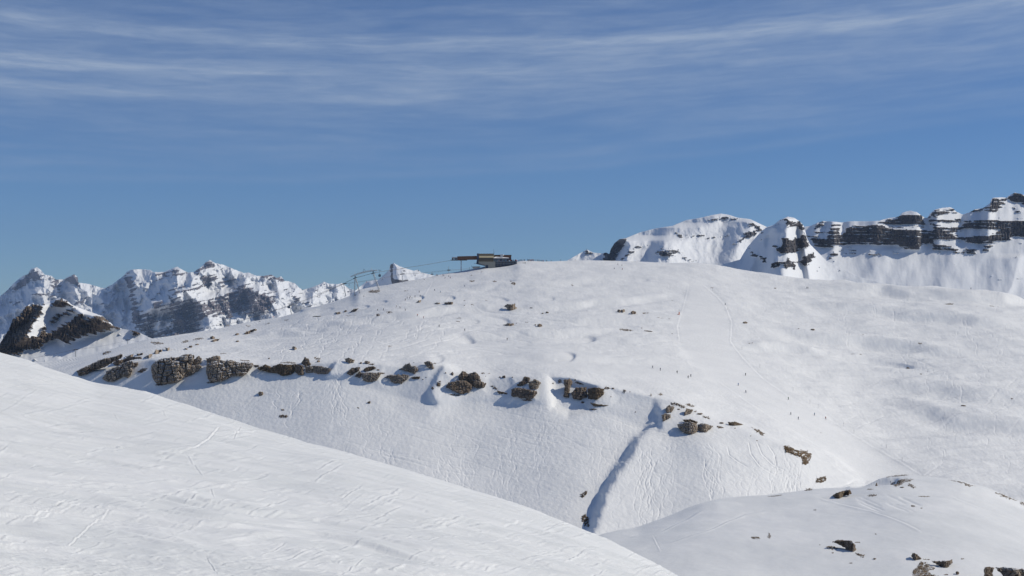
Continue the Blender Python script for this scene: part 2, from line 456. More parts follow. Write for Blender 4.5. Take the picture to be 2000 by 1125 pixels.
# main left massif
mountain('mountain', Z(A, [(600, 420), (780, 345), (820, 330), (880, 300), (965, 235), (990, 205), (1020, 188), (1100, 182), (1175, 190), (1200, 205), (1280, 205), (1340, 180), (1385, 162),
                            (1420, 185), (1470, 210), (1510, 205), (1560, 175), (1600, 135), (1640, 110), (1680, 135), (1750, 150), (1830, 185), (1900, 210), (1950, 210),
                            (2000, 235), (2060, 235), (2120, 225), (2160, 250), (2200, 240), (2220, 270), (2300, 290), (2340, 330), (2370, 345), (2420, 330), (2500, 300), (2530, 280),
                            (2570, 295), (2640, 300), (2670, 290), (2720, 330), (2780, 350), (2840, 345), (3000, 400), (3400, 460)]),
         lambda x: 690 if x < 300 else 690 - (x - 300) * .2, 12000, 180, 800, m_far,
         rocks=[(Z(A, [(970, 240), (1000, 225), (1050, 290), (1040, 430), (1020, 420), (1010, 340)]), .5, 2),
                (Z(A, [(1230, 215), (1380, 180), (1460, 215), (1420, 235), (1250, 245)]), .25, 2.5),
                (Z(A, [(1510, 210), (1620, 120), (1680, 140), (1670, 170), (1600, 190), (1540, 210)]), .45, 2.5),
                (Z(A, [(1560, 235), (1700, 235), (1680, 275), (1580, 280)]), .4, 2.5),
                (Z(A, [(1320, 400), (1400, 420), (1530, 430), (1600, 440), (1700, 400), (1800, 350), (1920, 290), (1960, 330), (2010, 350), (2110, 380), (2120, 420), (2080, 500), (2000, 540),
                       (1900, 520), (1800, 560), (1700, 540), (1600, 560), (1560, 600), (1570, 660), (1400, 690), (1320, 560)]), .22, 3),
                (Z(A, [(1080, 520), (1140, 520), (1250, 560), (1180, 640), (1240, 660), (1330, 640), (1420, 680), (1480, 720), (1180, 740), (1080, 660), (1050, 580)]), .22, 3),
                (Z(A, [(1030, 440), (1080, 430), (1060, 480), (1080, 520), (1060, 620), (1025, 570)]), .4, 3),
                (Z(A, [(1200, 430), (1260, 430), (1290, 480), (1230, 500), (1190, 470)]), .4, 3),
                (Z(A, [(2000, 480), (2100, 440), (2140, 400), (2140, 440), (2060, 520)]), .35, 3),
                (Z(A, [(2230, 330), (2340, 400), (2420, 480), (2300, 440)]), -.05, 4),
                (Z(A, [(1720, 280), (1830, 240), (1850, 260), (1740, 300)]), .2, 3),
                (Z(A, [(1340, 350), (1460, 330), (1600, 290), (1640, 310), (1500, 350), (1360, 375)]), .25, 3),
                (Z(A, [(2150, 245), (2210, 245), (2230, 275), (2160, 270)]), .6, 2),
                (Z(A, [(2040, 240), (2140, 225), (2150, 245), (2060, 255)]), .5, 2)],
         reliefs=[('poly', Z(A, [(1040, 200), (1040, 440), (1030, 640), (1100, 800), (1800, 800), (1500, 200)]), 330, 5),
                  ('poly', Z(A, [(1540, 430), (1530, 500), (1560, 640), (1580, 800), (2400, 800), (2200, 380), (1900, 300)]), 420, 4),
                  ('poly', Z(A, [(1130, 520), (1200, 640), (1340, 800), (1500, 800), (1420, 560), (1330, 430)]), 160, 4),
                  ('spur', Z(A, [(1640, 120), (1600, 220), (1500, 330), (1330, 420), (1150, 520)]), 420, 22, 60),
                  ('spur', Z(A, [(1900, 220), (1950, 330), (2020, 470), (2100, 600)]), 200, 12, 60),
                  ('spur', Z(A, [(2120, 230), (2300, 400), (2420, 520)]), 260, 30, 24),
                  ('spur', Z(A, [(2540, 285), (2450, 380), (2400, 470)]), 260, 20, 40),
                  ('spur', Z(A, [(1385, 165), (1250, 330), (1180, 480)]), 260, 14, 40)],
         nz=[(60, 260, 1.3, 13, True), (22, 45, 1.2, 19, True), (7, 6, 1.0, 14, False)], jag=(1.3, 8), speck=-.62, rag=1.25, pat=(13, 4.0, .22), strata=(.24, 9, .25), Dslope=(.6, 2.6, 385), ribs=(60, 4.5, 11), back=3000)

# small pointed peak right of the massif, its left flank in shade
mountain('mountain', Z(H, [(1100, 420), (1210, 320), (1260, 280), (1330, 268), (1400, 265), (1500, 300), (1700, 330)]), 600, 9000, 672, 830, m_dome,
         rocks=[], reliefs=[], nz=[(40, 90, 1.2, 3, False)], speck=-.9, rag=.4, jag=(.5, 6), back=1500)
mountain('mountain', Z(H, [(1150, 390), (1260, 340), (1350, 270), (1440, 190), (1448, 150), (1455, 145), (1475, 135), (1500, 148), (1520, 160), (1580, 180), (1630, 195), (1665, 188), (1690, 208), (1760, 225), (1850, 245), (2000, 290)]),
         608, 7000, 686, 905, m_dome,
         rocks=[(Z(H, [(1448, 150), (1475, 133), (1482, 150), (1474, 180), (1468, 230), (1476, 290), (1462, 290), (1450, 220)]), .25, 1.4),
                (Z(H, [(1470, 265), (1590, 265), (1600, 290), (1470, 295)]), .35, 2),
                (Z(H, [(1530, 180), (1590, 200), (1580, 215), (1530, 200)]), .2, 2), (Z(H, [(1630, 190), (1670, 185), (1690, 208), (1640, 200)]), .2, 2)],
         reliefs=[('poly', Z(H, [(1470, 130), (1466, 230), (1478, 310), (1480, 420), (2100, 420), (2100, 230), (1700, 180)]), 260, 2.0),
                  ('poly', Z(H, [(1448, 130), (1446, 300), (1300, 420), (1800, 420), (1700, 130)]), -0, 3)],
         nz=[(26, 14, 1.3, 7, True), (8, 2, 1.2, 8, False)], speck=-.50, rag=.5, jag=(.9, 6), pat=(8, 3, .3), back=900, Dslope=(14.0, 1.2, 766))

# brown rocky peak with a snow apron
mountain('mountain', Z(A, [(-400, 800), (-100, 790), (0, 762), (40, 700), (75, 640), (100, 570), (150, 545), (195, 480), (230, 457), (300, 460), (360, 448), (420, 420), (470, 405), (520, 425),
                            (560, 460), (660, 500), (760, 535), (800, 548), (850, 590), (895, 630), (960, 650), (1050, 665), (1100, 685), (1180, 722), (1400, 800)]),
         lambda x: 740, 2600, -90, 345, m_brown,
         rocks=[(Z(A, [(-200, 760), (0, 762), (60, 660), (100, 560), (150, 545), (200, 475), (235, 455), (345, 455), (330, 520), (280, 590), (230, 670), (170, 740), (130, 800), (130, 850), (-200, 850)]), .55, 2.5),
                (Z(A, [(130, 850), (120, 790), (200, 720), (300, 700), (350, 615), (365, 690), (440, 660), (500, 610), (560, 580), (650, 570), (740, 555), (800, 545), (895, 632), (830, 668),
                       (700, 690), (600, 730), (560, 750), (510, 770), (480, 745), (440, 730), (370, 750), (320, 800), (270, 810), (200, 815)]), .55, 2.2),
                (Z(A, [(400, 470), (430, 430), (480, 415), (560, 460), (470, 480)]), .9, 2.2),
                (Z(A, [(390, 600), (430, 545), (570, 490), (580, 500), (480, 560), (400, 630)]), .35, 3),
                (Z(A, [(590, 550), (640, 530), (650, 540), (610, 600), (570, 600)]), .9, 2),
                (Z(A, [(1000, 660), (1060, 665), (1100, 690), (1050, 705)]), .7, 2),
                (Z(A, [(890, 628), (970, 650), (930, 650)]), .7, 2)],
         reliefs=[('poly', Z(A, [(60, 640), (220, 590), (230, 600), (30, 750)]), -25, 2),
                  ('spur', Z(A, [(360, 450), (260, 620), (160, 760)]), 55, 12, 22),
                  ('spur', Z(A, [(480, 410), (640, 520), (760, 560), (880, 640)]), 40, 30, 10),
                  ('poly', Z(A, [(400, 700), (560, 580), (800, 545), (895, 632), (700, 690), (500, 770)]), 16, 3)],
         nz=[(34, 5, 1.3, 23, False), (9, .3, 1.6, 29, False)], speck=-.85, rag=1.0, jag=(1.0, 7), pat=(9, 4, -.35), strata=(.28, 9, -.4), ribs=(20, 5, 16), back=500, rslope=62)

# broad snow dome right of the station
mountain('mountain', Z(DM, [(-100, 480), (0, 460), (40, 430), (120, 385), (185, 348), (230, 372), (300, 380), (335, 372), (360, 385), (372, 345), (400, 300), (440, 268), (490, 260), (600, 215), (720, 185),
                             (850, 165), (960, 120), (1080, 100), (1160, 80), (1235, 68), (1300, 80), (1360, 100), (1460, 112), (1520, 140), (1580, 168), (1700, 220), (1900, 330), (2100, 500)]),
         548, 5200, 1070, 1620, m_dome,
         rocks=[(Z(DM, [(372, 345), (400, 295), (450, 265), (495, 265), (470, 320), (420, 380), (390, 440), (355, 440)]), .75, 2.5),
                (Z(DM, [(310, 440), (320, 380), (345, 372), (355, 440)]), .6, 2),
                (Z(DM, [(440, 440), (500, 350), (560, 310), (650, 300), (640, 330), (560, 360), (520, 420)]), .12, 4),
                (Z(DM, [(730, 350), (870, 345), (930, 380), (850, 400), (800, 420), (740, 400)]), .28, 4),
                (Z(DM, [(880, 215), (940, 240), (1080, 230), (1080, 245), (930, 255), (920, 290)]), .28, 3),
                (Z(DM, [(1060, 120), (1200, 110), (1240, 95), (1360, 103), (1380, 112), (1240, 118), (1180, 128)]), .38, 2),
                (Z(DM, [(1430, 145), (1460, 135), (1540, 170), (1560, 200), (1470, 240), (1360, 300), (1310, 315), (1360, 280), (1480, 220), (1520, 195)]), .40, 3),
                (Z(DM, [(1100, 250), (1290, 235), (1290, 255), (1110, 265)]), .1, 2.5),
                (Z(DM, [(1410, 230), (1430, 215), (1500, 225), (1470, 240)]), .4, 2),
                (Z(DM, [(930, 430), (1010, 405), (1030, 440), (940, 445)]), .1, 4),
                (Z(DM, [(160, 375), (185, 350), (230, 375), (180, 385)]), .4, 2)],
         reliefs=[('spur', [(1220, 465), (1232, 480), (1195, 620)], 200, 14, 90),
                  ('spur', Z(DM, [(1235, 70), (960, 300), (760, 900)]), 90, 40, 120),
                  ('spur', Z(DM, [(880, 160), (800, 300), (560, 900)]), 120, 22, 60),
                  ('spur', Z(DM, [(1470, 115), (1400, 260), (1150, 900)]), 110, 30, 60)],
         nz=[(50, 40, 1.5, 33, False), (20, 7, 1.2, 39, True), (6, 1, 1.0, 34, False)], speck=-.66, rag=1.0, jag=(.5, 8), pat=(14, 3.4, .12), ribs=(22, 4, 10), back=1500, slope=30)

# banded cliff wall on the right with its snow apron
mountain('mountain', Z(W, [(-350, 420), (-200, 400), (-60, 380), (0, 365), (90, 358), (150, 350), (200, 325), (250, 310), (330, 315), (410, 322), (480, 312), (640, 312), (720, 308), (800, 285), (860, 278), (890, 270), (920, 240),
                            (980, 222), (1040, 235), (1085, 265), (1110, 285), (1135, 280), (1150, 250), (1190, 215), (1250, 200), (1320, 192), (1350, 205), (1380, 235), (1430, 255), (1480, 240), (1530, 212),
                            (1600, 200), (1655, 165), (1680, 115), (1730, 110), (1800, 112), (1830, 90), (1870, 70), (1920, 80), (1947, 90), (2100, 110), (2400, 180)]),
         642, 3300, 1490, 2120, m_wall,
         rocks=[(Z(W, [(120, 440), (170, 440), (280, 460), (300, 380), (390, 370), (400, 430), (440, 380), (470, 355), (600, 350), (700, 335), (840, 365), (1060, 385), (1180, 400), (1500, 450),
                       (1520, 500), (1400, 475), (1190, 470), (1180, 500), (1080, 515), (1060, 560), (950, 545), (860, 510), (700, 515), (600, 505), (380, 515), (260, 545), (180, 520)]), .48, 1.6),
                (Z(W, [(160, 350), (240, 315), (280, 330), (230, 370), (180, 385)]), .3, 2.2), (Z(W, [(170, 405), (250, 390), (270, 410), (190, 415)]), .35, 2),
                (Z(W, [(310, 335), (400, 330), (390, 360), (320, 365)]), .25, 2),
                (Z(W, [(720, 325), (860, 280), (1085, 262), (1110, 330), (1100, 355), (850, 345)]), .48, 1.6),
                (Z(W, [(890, 270), (930, 245), (1080, 265), (1070, 300), (900, 290)]), .34, 1.6),
                (Z(W, [(1140, 275), (1190, 215), (1260, 215), (1350, 205), (1380, 238), (1300, 245), (1200, 275)]), .48, 1.6),
                (Z(W, [(1140, 290), (1300, 290), (1420, 285), (1430, 310), (1300, 330), (1200, 320), (1150, 340)]), .34, 1.6),
                (Z(W, [(1180, 335), (1300, 360), (1450, 350), (1440, 390), (1280, 420), (1180, 400)]), .34, 1.6),
                (Z(W, [(1440, 310), (1700, 295), (2300, 315), (2300, 480), (1850, 440), (1780, 440), (1500, 470), (1480, 440), (1650, 440), (1750, 380), (1500, 385), (1440, 360)]), .48, 1.6),
                (Z(W, [(1500, 455), (1830, 435), (1830, 470), (1640, 500), (1530, 500)]), .48, 1.6),
                (Z(W, [(1450, 250), (1530, 210), (1640, 195), (1640, 215), (1500, 240)]), .6, 1.6),
                (Z(W, [(1650, 190), (1680, 120), (1800, 115), (1780, 170), (1740, 215), (1690, 245), (1655, 225)]), .48, 1.6),
                (Z(W, [(1800, 115), (1870, 70), (2300, 130), (2300, 260), (1960, 170), (1860, 150)]), .75, 1.6),
                (Z(W, [(1860, 200), (1920, 215), (1930, 245), (1880, 250)]), .35, 2),
                (Z(W, [(1180, 505), (1260, 505), (1390, 550), (1380, 580), (1260, 540), (1250, 570), (1180, 545)]), .62, 2),
                (Z(W, [(1400, 580), (1470, 545), (1530, 545), (1560, 580), (1500, 592)]), .5, 2),
                (Z(W, [(1590, 530), (1680, 515), (1660, 560), (1600, 570)]), .35, 2),
                (Z(W, [(1840, 610), (1915, 598), (1890, 618)]), .7, 1.5), (Z(W, [(635, 585), (745, 585), (740, 598), (640, 598)]), .8, 1.5),
                (Z(W, [(310, 595), (340, 570), (370, 595), (350, 612)]), .7, 1.6), (Z(W, [(370, 575), (600, 570), (600, 582), (370, 588)]), .25, 1.6),
                (Z(W, [(410, 540), (520, 535), (520, 555), (420, 552)]), .1, 2), (Z(W, [(840, 560), (900, 560), (890, 572), (840, 572)]), .5, 1.5),
                (Z(W, [(300, 615), (325, 615), (325, 630), (305, 630)]), .5, 1.5)],
         reliefs=[('spur', [(1630, 445), (1630, 480)], 22, 12, 10), ('spur', [(1790, 445), (1795, 486)], 30, 50, 8), ('spur', [(1830, 410), (1835, 475)], 22, 10, 20),
                  ('spur', [(1935, 386), (1930, 470)], 33, 14, 14), ('spur', [(1715, 440), (1712, 480)], 16, 12, 20), ('spur', [(1990, 500), (1975, 560), (1950, 600)], 22, 40, 14),
                  ('spur', [(1740, 485), (1700, 560), (1690, 600)], 12, 30, 30), ('spur', [(1860, 480), (1850, 540), (1830, 610)], 14, 30, 30)],
         nz=[(80, 20, 1.4, 43, False), (24, 1.4, 2.4, 49, True), (6, .35, 1.6, 44, False)], speck=-1.15, rag=1.25, jag=(.9, 7), pat=(15, 2.3, -.03), strata=(.38, 7.0, -.02), ribs=(10, 5, 16), back=700, slope=33, rslope=79, hblur=4)

# pyramid peak in front of the wall
mountain('mountain', [(1395, 522), (1420, 514), (1445, 507)] + Z(DM, [(1440, 330), (1500, 260), (1550, 205), (1590, 175), (1640, 160), (1690, 120), (1735, 100), (1755, 92), (1800, 100), (1850, 130), (1880, 165), (1890, 200),
                             (1905, 260), (1930, 310), (2000, 380), (2060, 440), (2300, 560), (2600, 640)]),
         lambda x: 575 if x < 1640 else 575 + (x - 1640) * .3, 2900, 1380, 1730, m_wall,
         rocks=[(Z(DM, [(1740, 110), (1780, 130), (1860, 135), (1890, 185), (1870, 205), (1800, 170), (1740, 170)]), .42, 1.8),
                (Z(DM, [(1700, 340), (1730, 290), (1790, 280), (1810, 260), (1880, 225), (1905, 260), (1900, 290), (1830, 320), (1840, 360), (1800, 382), (1730, 375), (1680, 360)]), .55, 1.8),
                (Z(DM, [(1840, 320), (1880, 300), (1915, 300), (1910, 330), (1860, 345)]), .7, 1.8),
                (Z(DM, [(1630, 300), (1700, 345), (1720, 375), (1660, 350)]), .6, 2), (Z(DM, [(1700, 260), (1760, 255), (1770, 290), (1710, 300)]), .45, 2),
                (Z(DM, [(1455, 345), (1500, 380), (1590, 415), (1590, 455), (1550, 460), (1550, 420), (1480, 405)]), .42, 1.8),
                (Z(DM, [(1640, 440), (1740, 440), (1760, 400), (1780, 440), (1815, 455), (1810, 500), (1740, 500), (1720, 465), (1650, 495), (1620, 490)]), .45, 1.8),
                (Z(DM, [(1870, 410), (1960, 370), (1970, 405), (1930, 450), (1890, 487), (1870, 470), (1830, 455)]), .42, 1.8),
                (Z(DM, [(1640, 165), (1700, 115), (1740, 110), (1700, 150), (1660, 180)]), .1, 2.5), (Z(DM, [(1500, 270), (1560, 210), (1580, 220), (1530, 290)]), .05, 3)],
         reliefs=[('spur', Z(DM, [(1755, 92), (1740, 250), (1720, 400), (1720, 1000)]), 150, 42, 46), ('spur', Z(DM, [(1640, 165), (1560, 260), (1300, 900)]), 40, 16, 16),
                  ('spur', Z(DM, [(1860, 160), (1880, 280), (1980, 900)]), 30, 8, 20), ('spur', Z(DM, [(1690, 200), (1640, 330), (1500, 900)]), 26, 8, 14)],
         nz=[(24, 3.5, 1.3, 53, False), (6, .3, 1.3, 59, False)], speck=-.85, rag=1.15, jag=(.8, 5), pat=(9, 2.6, .25), strata=(.2, 7, .1), ribs=(10, 4, 9), back=250, slope=38, rslope=70, hblur=3)

# ------------------------------------------------------------------ the main hill
S_ = line([(-400, 760), (-100, 730), (0, 714), (100, 705), (150, 696), (200, 683), (250, 671), (295, 661), (392, 645), (450, 636), (500, 628), (550, 617), (600, 600), (625, 596), (687, 577), (700, 567), (737, 560), (775, 552),
           (837, 542), (884, 533), (916, 528), (947, 522), (964, 520.5), (1000, 515), (1014, 510.5), (1040, 510), (1112, 509), (1200, 508.5), (1250, 508.7), (1300, 510), (1350, 512), (1400, 517), (1450, 528),
           (1500, 536), (1550, 545), (1600, 548), (1663, 551), (1719, 559), (1800, 563), (1900, 569), (1960, 579), (2000, 589), (2150, 620), (2400, 660)], 3)
DS_ = line([(-400, 1200), (0, 1250), (300, 1400), (600, 1500), (900, 1560), (1100, 1600), (1350, 1580), (1550, 1540), (1750, 1500), (2000, 1450), (2400, 1400)], 110)
B_ = line([(-400, 760), (0, 745), (100, 738), (150, 728), (200, 718), (300, 702), (400, 702), (500, 712), (650, 706), (700, 706), (780, 712), (840, 706), (900, 730), (960, 737), (1060, 733), (1120, 740), (1200, 757),
           (1290, 778), (1340, 795), (1400, 820), (1480, 848), (1560, 885), (1640, 935), (1700, 970), (1800, 985), (2100, 1020), (2400, 1050)], 9)
DB_ = line([(-400, 930), (0, 925), (150, 920), (300, 905), (500, 885), (900, 860), (1100, 845), (1300, 825), (1450, 805), (1600, 785), (1800, 760), (2100, 740), (2400, 730)], 90)
T_ = line([(-400, 785), (0, 775), (150, 760), (300, 765), (400, 752), (500, 745), (640, 742), (700, 752), (850, 795), (920, 785), (1040, 792), (1180, 806), (1290, 850), (1400, 872), (1560, 915), (1640, 962), (1700, 992),
           (2100, 1050), (2400, 1080)], 12)
FG_ = line([(-400, 590), (-200, 636), (-60, 672), (0, 690), (60, 706), (130, 729), (187, 748), (290, 768), (400, 799), (500, 830), (560, 846), (640, 868), (700, 884), (800, 913), (900, 946), (1000, 981), (1100, 1020), (1200, 1062), (1290, 1106), (1330, 1126),
            (1450, 1190), (1700, 1330), (2400, 1800)], 7)
KN_ = line([(-400, 1400), (1000, 1100), (1120, 1060), (1180, 1041), (1250, 1026), (1320, 1003), (1370, 985), (1400, 978), (1500, 968), (1590, 953), (1650, 949), (1700, 936), (1740, 929), (1775, 926), (1830, 931), (1880, 938),
            (1920, 950), (1960, 966), (2000, 982), (2100, 1020), (2400, 1100)], 5)

HC = Canvas(-160, 2160, 490, 1130)
X, Y = HC.X, HC.Y
S0, B0, T0 = S_(HC.xs)[None], B_(HC.xs)[None], T_(HC.xs)[None]
DS0, DB0 = DS_(HC.xs)[None], DB_(HC.xs)[None]
t1 = np.clip((Y - S0) / (B0 - S0), 0, 1)
HD = DS0 + (DB0 - DS0) * t1 ** .72
HD = np.where(Y > B0, DB0 - (np.minimum(Y, T0) - B0) * .42, HD)
HD = np.where(Y > T0, HD - (Y - T0) * .60, HD)
kb = 1 - sstep((X - 1290) / 120)
HD = HD - (np.clip(Y, B0, T0) - B0) * (Y > B0) * .3 * (1 - kb)
HD = gblur(gblur(HD, 2.5, 0), 3, 1)
HDs = gblur(HD, 45, 1)
far_edge = sstep((Y - S0 - 4) / 40) * (Y < B0) * sstep((B0 - Y - 2) / 26) + (Y >= T0) * sstep((Y - T0 - 4) / 45)
HD = HD + (HDs - HD) * gblur(far_edge, 6, 1)
MPP = HD / FPX
def edge(pts, amp, wl, y_in, y_out, decay):
    """ground right of the line comes nearer by amp metres; the line's left flank falls away"""
    xr = np.interp(Y, [p[1] for p in pts], [p[0] for p in pts])
    ramp = sstep((Y - y_in[0]) / (y_in[1] - y_in[0])) * (1 - sstep((Y - y_out[0]) / (y_out[1] - y_out[0])))
    d = X - xr + 7 * fbm(X / 60, Y / 34, 60, 2) + 2.5 * fbm(X / 14, Y / 12, 61, 3)
    return amp * ramp * sig(d / wl) * np.exp(-np.clip(d, 0, None) / decay)
RL = np.zeros(X.shape)
RL += edge([(1286, 792), (1270, 826), (1240, 868), (1200, 925), (1172, 975), (1152, 1035), (1150, 1100)], 19, 3.6, (806, 880), (1200, 1201), 330)
RL += edge([(876, 700), (868, 715), (852, 738), (838, 762), (848, 790)], 6.0, 2.6, (698, 726), (772, 806), 170)
RL += edge([(660, 696), (652, 712), (640, 735)], 5, 1.3, (700, 708), (728, 745), 40)
RL += edge([(1290, 770), (1283, 800), (1290, 850)], 9, 3.2, (780, 800), (820, 855), 90)
RL += edge([(930, 664), (905, 664)], 0, 2, (0, 1), (2, 3), 10)
RL -= 7 * sig(sdf(X, Y, [(1073, 735), (1110, 742), (1160, 758), (1150, 800), (1110, 812), (1082, 795)]) / 4.0)
RL -= 2.5 * sig(sdf(X, Y, [(1190, 758), (1280, 776), (1285, 800), (1240, 800), (1200, 790)]) / 5)
RL += .9 * sig(sdf(X, Y, [(1030, 738), (1068, 735), (1070, 800), (1030, 800)]) / 4)
for poly in ([(296, 700), (400, 692), (405, 720), (340, 752), (300, 750)], [(404, 700), (495, 708), (485, 735), (410, 748)], [(870, 730), (950, 730), (945, 765), (880, 770)],
             [(700, 725), (745, 725), (740, 745), (705, 745)], [(1000, 740), (1050, 740), (1045, 780), (1000, 778)]):
    RL += 2.0 * sig(sdf(X, Y, poly) / 4)
below = sstep((Y - B0) / 20)
HD = HD - RL

# height displacement in metres
WX, WY = X / FPX * HD - 1000 / FPX * HD, HD
piste = sig(sdf(X, Y, [(1345, 552), (1372, 556), (1400, 580), (1417, 600), (1428, 630), (1426, 668), (1450, 700), (1490, 740), (1540, 776), (1600, 803), (1645, 835), (1700, 872), (1800, 930), (1690, 945), (1640, 900),
                       (1560, 850), (1480, 800), (1400, 755), (1340, 690), (1324, 650), (1334, 600)]) / 3)
piste2 = sig(sdf(X, Y, [(846, 548), (884, 536), (870, 570), (840, 600), (800, 640), (830, 660), (1000, 670), (1300, 700), (1420, 770), (1330, 760), (1000, 700), (780, 660), (720, 650), (790, 610), (830, 575)]) / 6)
smooth = np.clip(piste + .75 * piste2, 0, 1)
Hz = np.zeros(X.shape)
Hz += 2.6 * fbm(WX / 150, WY / 210, 71, 3) * (1 - .5 * smooth)
Hz += 1.5 * fbm(WX / 46, WY / 70, 75, 3) * (1 - .8 * smooth) * (1 - .55 * below)
rs = sstep((X - 1420) / 150)
Hz += rs * 2.0 * fbm((WX + .5 * WY) / 120, (WY - .3 * WX) / 30, 79, 3, .5, True) * (1 - smooth) * (1 - below)
Hz += .30 * fbm(WX / 9, WY / 12, 81, 3) * (1 - .9 * smooth) * (1 - .5 * below)
Hz += .15 * fbm(WX / 2.2, WY / 3.4, 83, 3) * (1 - .95 * smooth)
# hollows: deepening to the right and ending in a steep wall that faces left
def scoop(cx, cy, wd, h, dep, tilt=0.0):
    q = (X - cx) / (wd / 2); r = (Y - cy - tilt * (X - cx)) / (h / 2)
    e = np.clip(1 - r * r, 0, 1) ** .7
    edge_x = np.sqrt(np.clip(1 - r * r * .8, 0, 1))
    prof = np.clip((q + 1) / 2, 0, 1) ** 1.4 * sig((edge_x - q) / .05)
    return -.5 * dep * e * prof
for a in [(880, 663, 90, 20, 4.5, .04), (1100, 660, 120, 22, 6, 0), (1092, 696, 60, 18, 4, .05), (1062, 583, 40, 10, 1.6, 0), (1722, 709, 120, 9, 4.5, .14), (905, 628, 60, 10, 1.5, 0),
          (1235, 546, 60, 8, 2, 0), (812, 583, 30, 9, 4, 0), (868, 584, 40, 9, 3.5, 0), (962, 583, 60, 10, 3, .1), (960, 622, 70, 12, 3, .1), (730, 592, 50, 8, 3, -.1), (700, 600, 40, 8, 3, -.1),
          (820, 700, 90, 26, 2.5, 0), (560, 612, 60, 8, 3, -.2), (620, 608, 60, 7, 2.5, -.2), (1500, 650, 120, 12, 2, .12), (1780, 590, 200, 12, 3, .06), (960, 548, 90, 9, 2.5, 0)]:
    Hz += scoop(*a)
Hz -= 1.6 * np.exp(-((Y - (700 + (X - 1640) * .13)) / 5.0) ** 2) * sstep((X - 1610) / 60) * (1 - sstep((X - 1730) / 90)) * 1.0
Hz += 1.0 * np.exp(-((Y - (712 + (X - 1640) * .13)) / 5.0) ** 2) * sstep((X - 1610) / 60) * (1 - sstep((X - 1730) / 90))
# wide ripples on the right slope
for (xa, ya, xb, yb_, amp, wd_) in [(1600, 560, 2100, 590, 2.2, 7), (1560, 590, 2050, 640, 1.8, 8), (1480, 640, 1900, 690, 1.8, 8), (1450, 670, 1620, 690, 1.6, 6), (1700, 740, 2100, 790, 1.8, 12), (1740, 790, 2100, 850, 1.8, 14)]:
    t = (X - xa) / (xb - xa); yc = ya + (yb_ - ya) * t + 6 * fbm(X / 120, X * 0, int(xa), 2)
    m_ = sstep(t / .25) * sstep((1 - t) / .25)
    Hz += 1.9 * amp * m_ * (np.exp(-((Y - yc) / wd_) ** 2) - .7 * np.exp(-((Y - yc - 1.6 * wd_) / wd_) ** 2))

# ski tracks: trenches carved into the snow, each a run of linked turns
# long soft creases that run down to the right, steeper on their left side
for (xa, ya, xb, yb_, amp, wd_) in [(560, 640, 900, 600, 1.6, 5), (700, 620, 1000, 590, 1.8, 5), (860, 655, 1230, 640, 1.6, 6), (1000, 600, 1330, 575, 1.6, 6), (900, 560, 1180, 545, 1.6, 5), (980, 690, 1330, 705, 1.5, 7), (1100, 620, 1330, 630, 1.3, 6), (480, 655, 720, 628, 1.4, 5)]:
    t = (X - xa) / (xb - xa); yc = ya + (yb_ - ya) * t + 5 * fbm(X / 90, X * 0, int(xa), 2)
    m_ = sstep(t / .2) * sstep((1 - t) / .2) * (1 - .6 * smooth)
    Hz += amp * m_ * (np.exp(-((Y - yc) / wd_) ** 2) - .8 * np.exp(-((Y - yc - 1.5 * wd_) / (wd_ * .8)) ** 2))
TR = np.zeros(X.shape)
random.seed(4)
def run(x, y, ylen, dirx, amp, wl, depth, wd=.75, asym=1.0):
    n = max(8, int(ylen / 1.5)); ph = random.random() * 6.28; pts = []; phs = []
    for i in range(n):
        t = i / (n - 1); yy = y + ylen * t
        ph += 6.28 / (wl * (1 + .25 * math.sin(t * 9 + x))) * ylen / n
        a = amp * (1 + .3 * math.sin(ph * .31 + y)); phs.append(ph)
        pts.append((x + dirx * t + a * (math.sin(ph) + .2 * math.sin(2 * ph)) , yy + .18 * a * math.cos(2 * ph)))
    am = np.array([.25 + .85 * abs(math.sin(q)) ** 1.5 for q in phs])
    HC.stroke(TR, pts, -depth * am, wd)
    HC.stroke(TR, [(p[0] - 1.1, p[1] + .9) for p in pts], depth * .55 * am, wd * .8)
bunch = [(random.uniform(1195, 1590), random.uniform(870, 935), random.uniform(-.3, .3)) for _ in range(13)]
for k in range(64):      # on the big bulge
    bx, by, bd = random.choice(bunch); x = bx + random.gauss(0, 14); y = max(868, by + random.uniform(-14, 22)) + max(0, (1260 - x)) * .3
    run(x, y, random.uniform(70, 170), 70 * bd + random.uniform(-10, 10), random.uniform(3, 8), random.uniform(38, 66), random.uniform(.12, .27), .8)
bunch = [(random.uniform(650, 1230), random.uniform(800, 930)) for _ in range(14)]
for k in range(90):     # in the bowl below the cliffs
    bx, by = random.choice(bunch); x = bx + random.gauss(0, 18); y = by + random.uniform(-20, 30)
    run(x, y, random.uniform(60, 170), random.uniform(-30, 60) * (1 if x < 900 else -.5), random.uniform(3, 8), random.uniform(34, 66), random.uniform(.06, .17), .8)
for k in range(14):
    x = random.uniform(650, 668); run(x, random.uniform(712, 730), random.uniform(60, 120), random.uniform(-50, 20), random.uniform(2, 4), random.uniform(22, 34), .18, .7)
for k in range(6):
    x = random.uniform(540, 600); run(x, random.uniform(750, 770), random.uniform(30, 70), random.uniform(-40, -10), random.uniform(2, 5), random.uniform(20, 30), .3, .7)
for k in range(24):      # straight traverses crossing the bowl and the plateau
    x = random.uniform(650, 1200); y = random.uniform(790, 900); L = random.uniform(60, 240)
    HC.stroke(TR, [(x, y), (x + L * .5, y + L * .12 + random.uniform(-6, 6)), (x + L, y + L * random.uniform(.1, .4))], -random.uniform(.06, .15), .8)
for k in range(190):     # short turns on the right slope
    x = random.uniform(1440, 2140); y = random.uniform(575, 900)
    if y > 800 - (1900 - x) * .5 and x < 1780: continue
    run(x, y, random.uniform(10, 46), random.uniform(-6, 14), random.uniform(2, 5), random.uniform(16, 30), random.uniform(.14, .3), .7)
